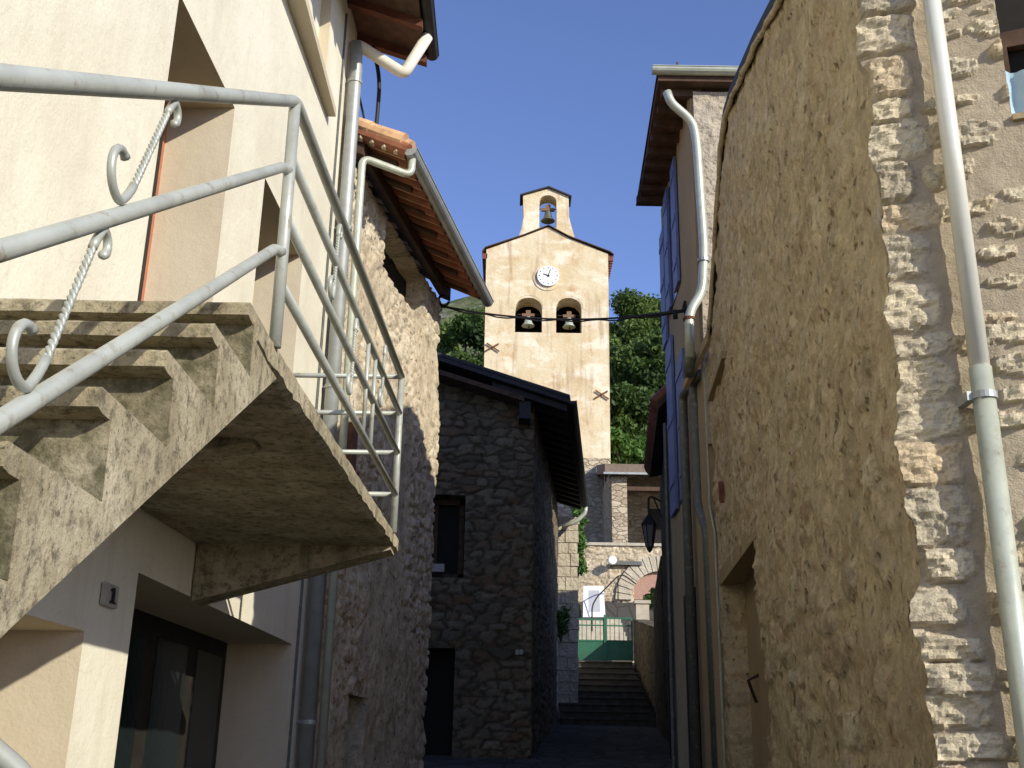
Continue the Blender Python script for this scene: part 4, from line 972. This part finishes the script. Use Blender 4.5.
# ============================================================ CHURCH TOWER
tower = thing('bell_tower', 'sunlit ochre church bell tower with clock and twin bell openings', 'church tower', (1.37, 40, 8))
TY = 40.0; XL, XR, XC = -1.07, 3.75, 1.37
outer = [(XL + 0, 12.55), (XR, 12.55), (XR + .02, 21.05), (2.2, 21.72), (XC, 22.2), (.35, 21.75), (XL - .05, 21.15)]
hb = [arch(.08, 1.14, 17.6, 19.08), arch(1.69, 2.69, 17.6, 19.1)]
poly_wall((0, TY, 0), (1, 0), (0, 1), outer, hb, .9).build('wall', 'ochre', tower)
m = MB(); m.box((XL - .01, TY - .03, 8), (XR + .005, TY + 5, 12.549)); bs = m.build('base', 'towerstone', tower)
m = MB(); m.box((XL, TY + .9, 12.55), (XL + .4, TY + 5, 21)); m.box((XR - .4, TY + .9, 12.55), (XR, TY + 5, 21)); m.box((XL, TY + 4.6, 12.55), (XR, TY + 5, 21.1)); m.build('side_wall', 'ochre', tower)
m = MB(); m.box((XL + .4, TY + 2.6, 12.6), (XR - .4, TY + 2.7, 21)); m.box((XL + .4, TY + .9, 17.2), (XR - .4, TY + 2.6, 17.3)); m.build('belfry_interior', 'dark', tower)
# roof
m = MB(); R = [(XL - .22, 21.02), (XL - .1, 21.2), (.35, 21.78), (XC, 22.24), (2.2, 21.76), (XR + .1, 21.1), (XR + .24, 20.98)]
for (x0, z0), (x1_, z1) in zip(R[:-1], R[1:]): m.slab([(x0, TY - .1, z0), (x1_, TY - .1, z1), (x1_, TY + 5.2, z1), (x0, TY + 5.2, z0)], (0, 0, .03))
rt = m.build('roof', 'soffit', tower)
m = MB()
for s_, x0, x1_ in ((-1, XL - .2, XL - .01), (1, XR + .03, XR + .22)):
    for i in range(22): m.box((x0, TY + i * .235, 20.75), (x1_, TY + .12 + i * .235, 20.98))
m.build('eave_bricks', m_plain('dark red eave bricks', (.20, .07, .05), .9, var=.2), rt)
# bellcote
bo = [(.30, 21.7), (XC, 22.1), (2.42, 21.6), (2.25, 22.2), (2.20, 22.7), (2.18, 23.72), (XC, 24.05), (.30, 23.72), (.34, 22.7), (.24, 22.1)]
bo = [(.12, 21.6), (2.50, 21.6), (2.36, 22.1), (2.22, 22.7), (2.19, 23.70), (XC, 24.03), (.32, 23.70), (.36, 22.7), (.28, 22.2)]
bc = poly_wall((0, TY + .12, 0), (1, 0), (0, 1), bo, [arch(1.00, 1.70, 22.24, 23.72)], .7).build('bellcote', 'ochre', tower)
m = MB(); m.slab([(.20, TY + .02, 23.64), (XC, TY + .02, 24.04), (XC, TY + .95, 24.04), (.20, TY + .95, 23.64)], (0, 0, .06)); m.slab([(2.31, TY + .02, 23.62), (XC, TY + .02, 24.04), (XC, TY + .95, 24.04), (2.31, TY + .95, 23.62)], (0, 0, .06)); m.build('cap', 'slate', bc)
# arch trim around bell openings, niche patch, ring
def ring(cx, cz, r0, r1, a0, a1, y, t, n=24):
    m = MB()
    for i in range(n):
        a = a0 + (a1 - a0) * i / n; b = a0 + (a1 - a0) * (i + 1) / n
        m.slab([(cx + r0 * math.cos(a), y, cz + r0 * math.sin(a)), (cx + r1 * math.cos(a), y, cz + r1 * math.sin(a)), (cx + r1 * math.cos(b), y, cz + r1 * math.sin(b)), (cx + r0 * math.cos(b), y, cz + r0 * math.sin(b))], (0, t, 0))
    return m
for c_ in (.61, 2.19): ring(c_, 18.62, .56, .70, 0, math.pi, TY - .012, .02).build('arch_band', 'ochre', tower)
ck = ring(1.35, 19.97, .36, .58, 0, 2 * math.pi, TY - .03, .04, 36).build('clock', 'ochre', tower)
m = MB(); m.lathe([(.44, 0), (.44, .06)], (1.37, TY - .06, 19.99), 36, axis='y'); fc = m.build('clock_face', 'clock', ck)
m = MB()
for k in range(12):
    a = math.pi / 2 - k * math.pi / 6; w_ = .022 if k % 3 else .03; r0, r1 = .33, .375; dx, dz_ = math.cos(a), math.sin(a)
    c0 = np.array([1.37, TY - .132, 19.99]); t = np.array([-dz_, 0, dx]) * w_ * .6; d_ = np.array([dx, 0, dz_]); m.slab([c0 + d_ * r0 - t, c0 + d_ * r1 - t, c0 + d_ * r1 + t, c0 + d_ * r0 + t], (0, .01, 0))
m.pieces('hour_mark', 'black', ck)
m = MB()
for a, l, w_ in ((math.radians(72), .30, .018), (math.radians(158), .22, .024)):
    dx, dz_ = math.cos(a), math.sin(a); c0 = np.array([1.37, TY - .14, 19.99]); t = np.array([-dz_, 0, dx]) * w_; d_ = np.array([dx, 0, dz_]); m.slab([c0 - d_ * .06 - t, c0 + d_ * l - t * .5, c0 + d_ * l + t * .5, c0 - d_ * .06 + t], (0, .006, 0))
m.pieces('clock_hand', 'black', ck)
m = MB(); m.lathe([(.43, 0), (.455, 0), (.455, .015), (.43, .015)], (1.37, TY - .115, 19.99), 36, axis='y'); 
for (x, z, s_) in ((-.80, 16.87, 1), (3.42, 15.0, -1)):
    m = MB(); m.slab([(x - .26, TY - .05, z - .12 - .02), (x + .26, TY - .05, z + .2 - .02), (x + .25, TY - .05, z + .25), (x - .27, TY - .05, z - .07)], (0, .03, 0)); m.slab([(x - .22, TY - .08, z + .2), (x + .28, TY - .08, z - .14), (x + .30, TY - .08, z - .09), (x - .2, TY - .08, z + .25)], (0, .03, 0))
    m.build('wall_anchor', 'rust', tower)
# bells
def bell(p, s, mat, lab, group=None, tilt=0):
    t = thing('church_bell', lab, 'bell', p, group)
    pr_ = [(.0, .52), (.12, .52), (.16, .47), (.19, .3), (.24, .14), (.33, .02), (.36, -.02), (.34, -.02)]
    m = MB(); m.lathe([(r * s, h * s) for r, h in pr_], p, 24); o = m.build('bell_body', mat, t, smooth=True)
    m = MB(); m.box((p[0] - .34 * s, p[1] - .06, p[2] + .55 * s), (p[0] + .34 * s, p[1] + .06, p[2] + .70 * s)); m.box((p[0] - .13 * s, p[1] - .05, p[2] + .70 * s), (p[0] + .13 * s, p[1] + .05, p[2] + .90 * s)); m.build('yoke', 'bwood', t)
    m = MB(); m.tube([(p[0], p[1], p[2] + .1 * s), (p[0] + .02, p[1] - .03, p[2] - .08 * s)], .02 * s, 6); m.lathe([(.02 * s, -.14 * s), (.05 * s, -.1 * s), (.02 * s, -.04 * s)], (p[0] + .02, p[1] - .03, p[2]), 8); m.build('clapper', 'iron', t)
    m = MB(); m.tube([(p[0] - .62 * s, p[1], p[2] + .66 * s), (p[0] + .62 * s, p[1], p[2] + .66 * s)], .025, 6); m.build('axle', 'iron', t); return t
bell((.60, TY + .35, 18.02), .72, 'palebronze', 'small pale bell in the left arched opening of the tower')
bell((2.22, TY + .35, 18.0), .72, 'palebronze', 'small greenish bell in the right arched opening of the tower')
bell((1.36, TY + .45, 22.72), .80, 'bronze', 'dark bell hanging in the bellcote on top of the tower')
m = MB()

# ============================================================ VEGETATION
def crown(blobs, n, size, seed):
    rs_ = np.random.RandomState(seed); V = []; F = []; T = []
    vol = np.array([b[3] ** 2 for b in blobs]); pick = rs_.choice(len(blobs), n, p=vol / vol.sum())
    B = np.array(blobs)[pick]; d = rs_.normal(size=(n, 3)); d /= np.linalg.norm(d, axis=1)[:, None]
    rr_ = rs_.rand(n) ** .33 * (.75 + .5 * rs_.rand(n)); P = B[:, :3] + d * (B[:, 3] * rr_)[:, None] * np.array([1, 1, .85])
    a = rs_.normal(size=(n, 3)); a /= np.linalg.norm(a, axis=1)[:, None]; b = np.cross(a, rs_.normal(size=(n, 3))); b /= np.linalg.norm(b, axis=1)[:, None]
    s = size * (.5 + rs_.rand(n))[:, None]; V = np.stack([P - a * s, P - b * s * .5, P + a * s, P + b * s * .5], 1).reshape(-1, 3)
    F = np.arange(4 * n).reshape(-1, 4); tint = np.repeat(np.clip(rs_.rand(len(blobs))[pick] * .6 + rs_.rand(n) * .4, 0, 1), 4)
    return V, F, tint
def tree(x, y, zb, h, r, leafm, label, seed, n=5000, size=.3, name='deciduous_tree', group='trees on the hillside behind the tower'):
    t = thing(name, label, 'tree', (x, y, zb), group); rs_ = random.Random(seed); blobs = []
    for k in range(26 if r > 1.5 else 6):
        a = rs_.uniform(0, 6.28); q = rs_.uniform(0, 1) ** .6; hh = rs_.uniform(.30, .92); rad = r * (.75 if hh < .7 else .45)
        blobs.append((x + math.cos(a) * rad * q, y + math.sin(a) * rad * q, zb + h * hh, r * rs_.uniform(.16, .34)))
    blobs.append((x, y, zb + h * .93, r * .3))
    V, F, T = crown(blobs, n, size, seed); mk('crown', V, F, leafm, t, attrs={'tint': T})
    m = MB(); m.tube([(x, y, zb - .5), (x + .1, y, zb + h * .4), (x, y + .1, zb + h * .8)], [h * .03, h * .02, h * .007], 8)
    for b in blobs[:8]: m.tube([(x + .05, y, zb + h * rs_.uniform(.2, .5)), ((x + b[0]) / 2, (y + b[1]) / 2, zb + h * .5), b[:3]], [h * .012, h * .008, h * .004], 5)
    m.build('trunk', 'bark', t); return t
specs = [  # px, y of top, distance, radius, height
    (446, 322, 56, 3.0, 13, 'leafB', 'light green tree above the dark roof, nearest the rubble house'),
    (474, 308, 54, 2.9, 13, 'leafA', 'leafy dark green tree touching the left edge of the tower'),
    (460, 352, 50, 2.6, 10, 'leafB', 'low bright green tree left of the tower directly above the dark roof ridge'),
    (627, 288, 57, 3.0, 14, 'leafB', 'tallest green tree touching the right edge of the tower'),
    (655, 296, 59, 3.4, 15, 'leafA', 'tall dark green tree behind the blue shutters right of the tower'),
    (640, 338, 52, 3.0, 13, 'leafB', 'bright green tree lower right of the tower in front of the taller trees'),
    (664, 330, 51, 3.2, 13, 'leafA', 'green tree right of the tower next to the tan facade'),
    (622, 385, 48, 2.4, 9, 'leafA', 'small dark tree behind the porch roof against the tower'),
    (648, 400, 49, 2.8, 9, 'leafA', 'low dark green tree above the porch roof beside the blue shutters'),
]
for i, (px, py, Y, r, h, lm, lab) in enumerate(specs):
    p = atY(px, py, Y); tree(p[0], Y, p[2] - h, h, r, lm, lab, 100 + i, n=22000, size=.13)
def shrub(p, r, leafm, label, seed, n=1200, size=.07, name='shrub'):
    t = thing(name, label, 'shrub', (p[0], p[1], p[2] - r)); rs_ = random.Random(seed)
    bl = [(p[0] + rs_.uniform(-.6, .6) * r, p[1] + rs_.uniform(-.3, .3) * r, p[2] + rs_.uniform(-.8, .8) * r, r * rs_.uniform(.3, .5)) for _ in range(7)]
    V, F, T = crown(bl, n, size, seed); mk('foliage', V, F, leafm, t, attrs={'tint': T})
    m = MB()
    for b in bl: m.tube([(p[0], p[1], p[2] - r * 1.3), b[:3]], [.02, .008], 5)
    m.build('stem', 'bark', t)
shrub(atY(625, 452, 43), 1.0, 'leafC', 'yellow green bush above the left part of the porch roof', 1, size=.13, n=1500)
shrub(atY(645, 455, 43), .9, 'leafC', 'yellow green bush above the right part of the porch roof', 2, size=.13, n=1500)
pc = atY(579, 532, 29)
t = thing('climbing_plant', 'bright green climber hanging beside the sunlit stone wall end', 'plant', (pc[0], 29, pc[2] - 1))
V, F, T = crown([tuple(atY(579 + (k % 3 - 1) * 2, 505 + k * 8, 29)) + (.17,) for k in range(9)], 2600, .05, 5); mk('foliage', V, F, 'leafC', t, attrs={'tint': T})
m = MB(); m.tube([atY(578, 590, 29), atY(579, 505, 29)], .02, 6); m.build('stem', 'bark', t)
shrub(atY(561, 618, 23.9), .38, 'leafA', 'dark plant on the wall at the left foot of the steps', 9, 500, .05)
shrub(atY(655, 597, 28.6), .3, 'leafA', 'dark potted shrub beside the gate pillar', 12, 700, .05)
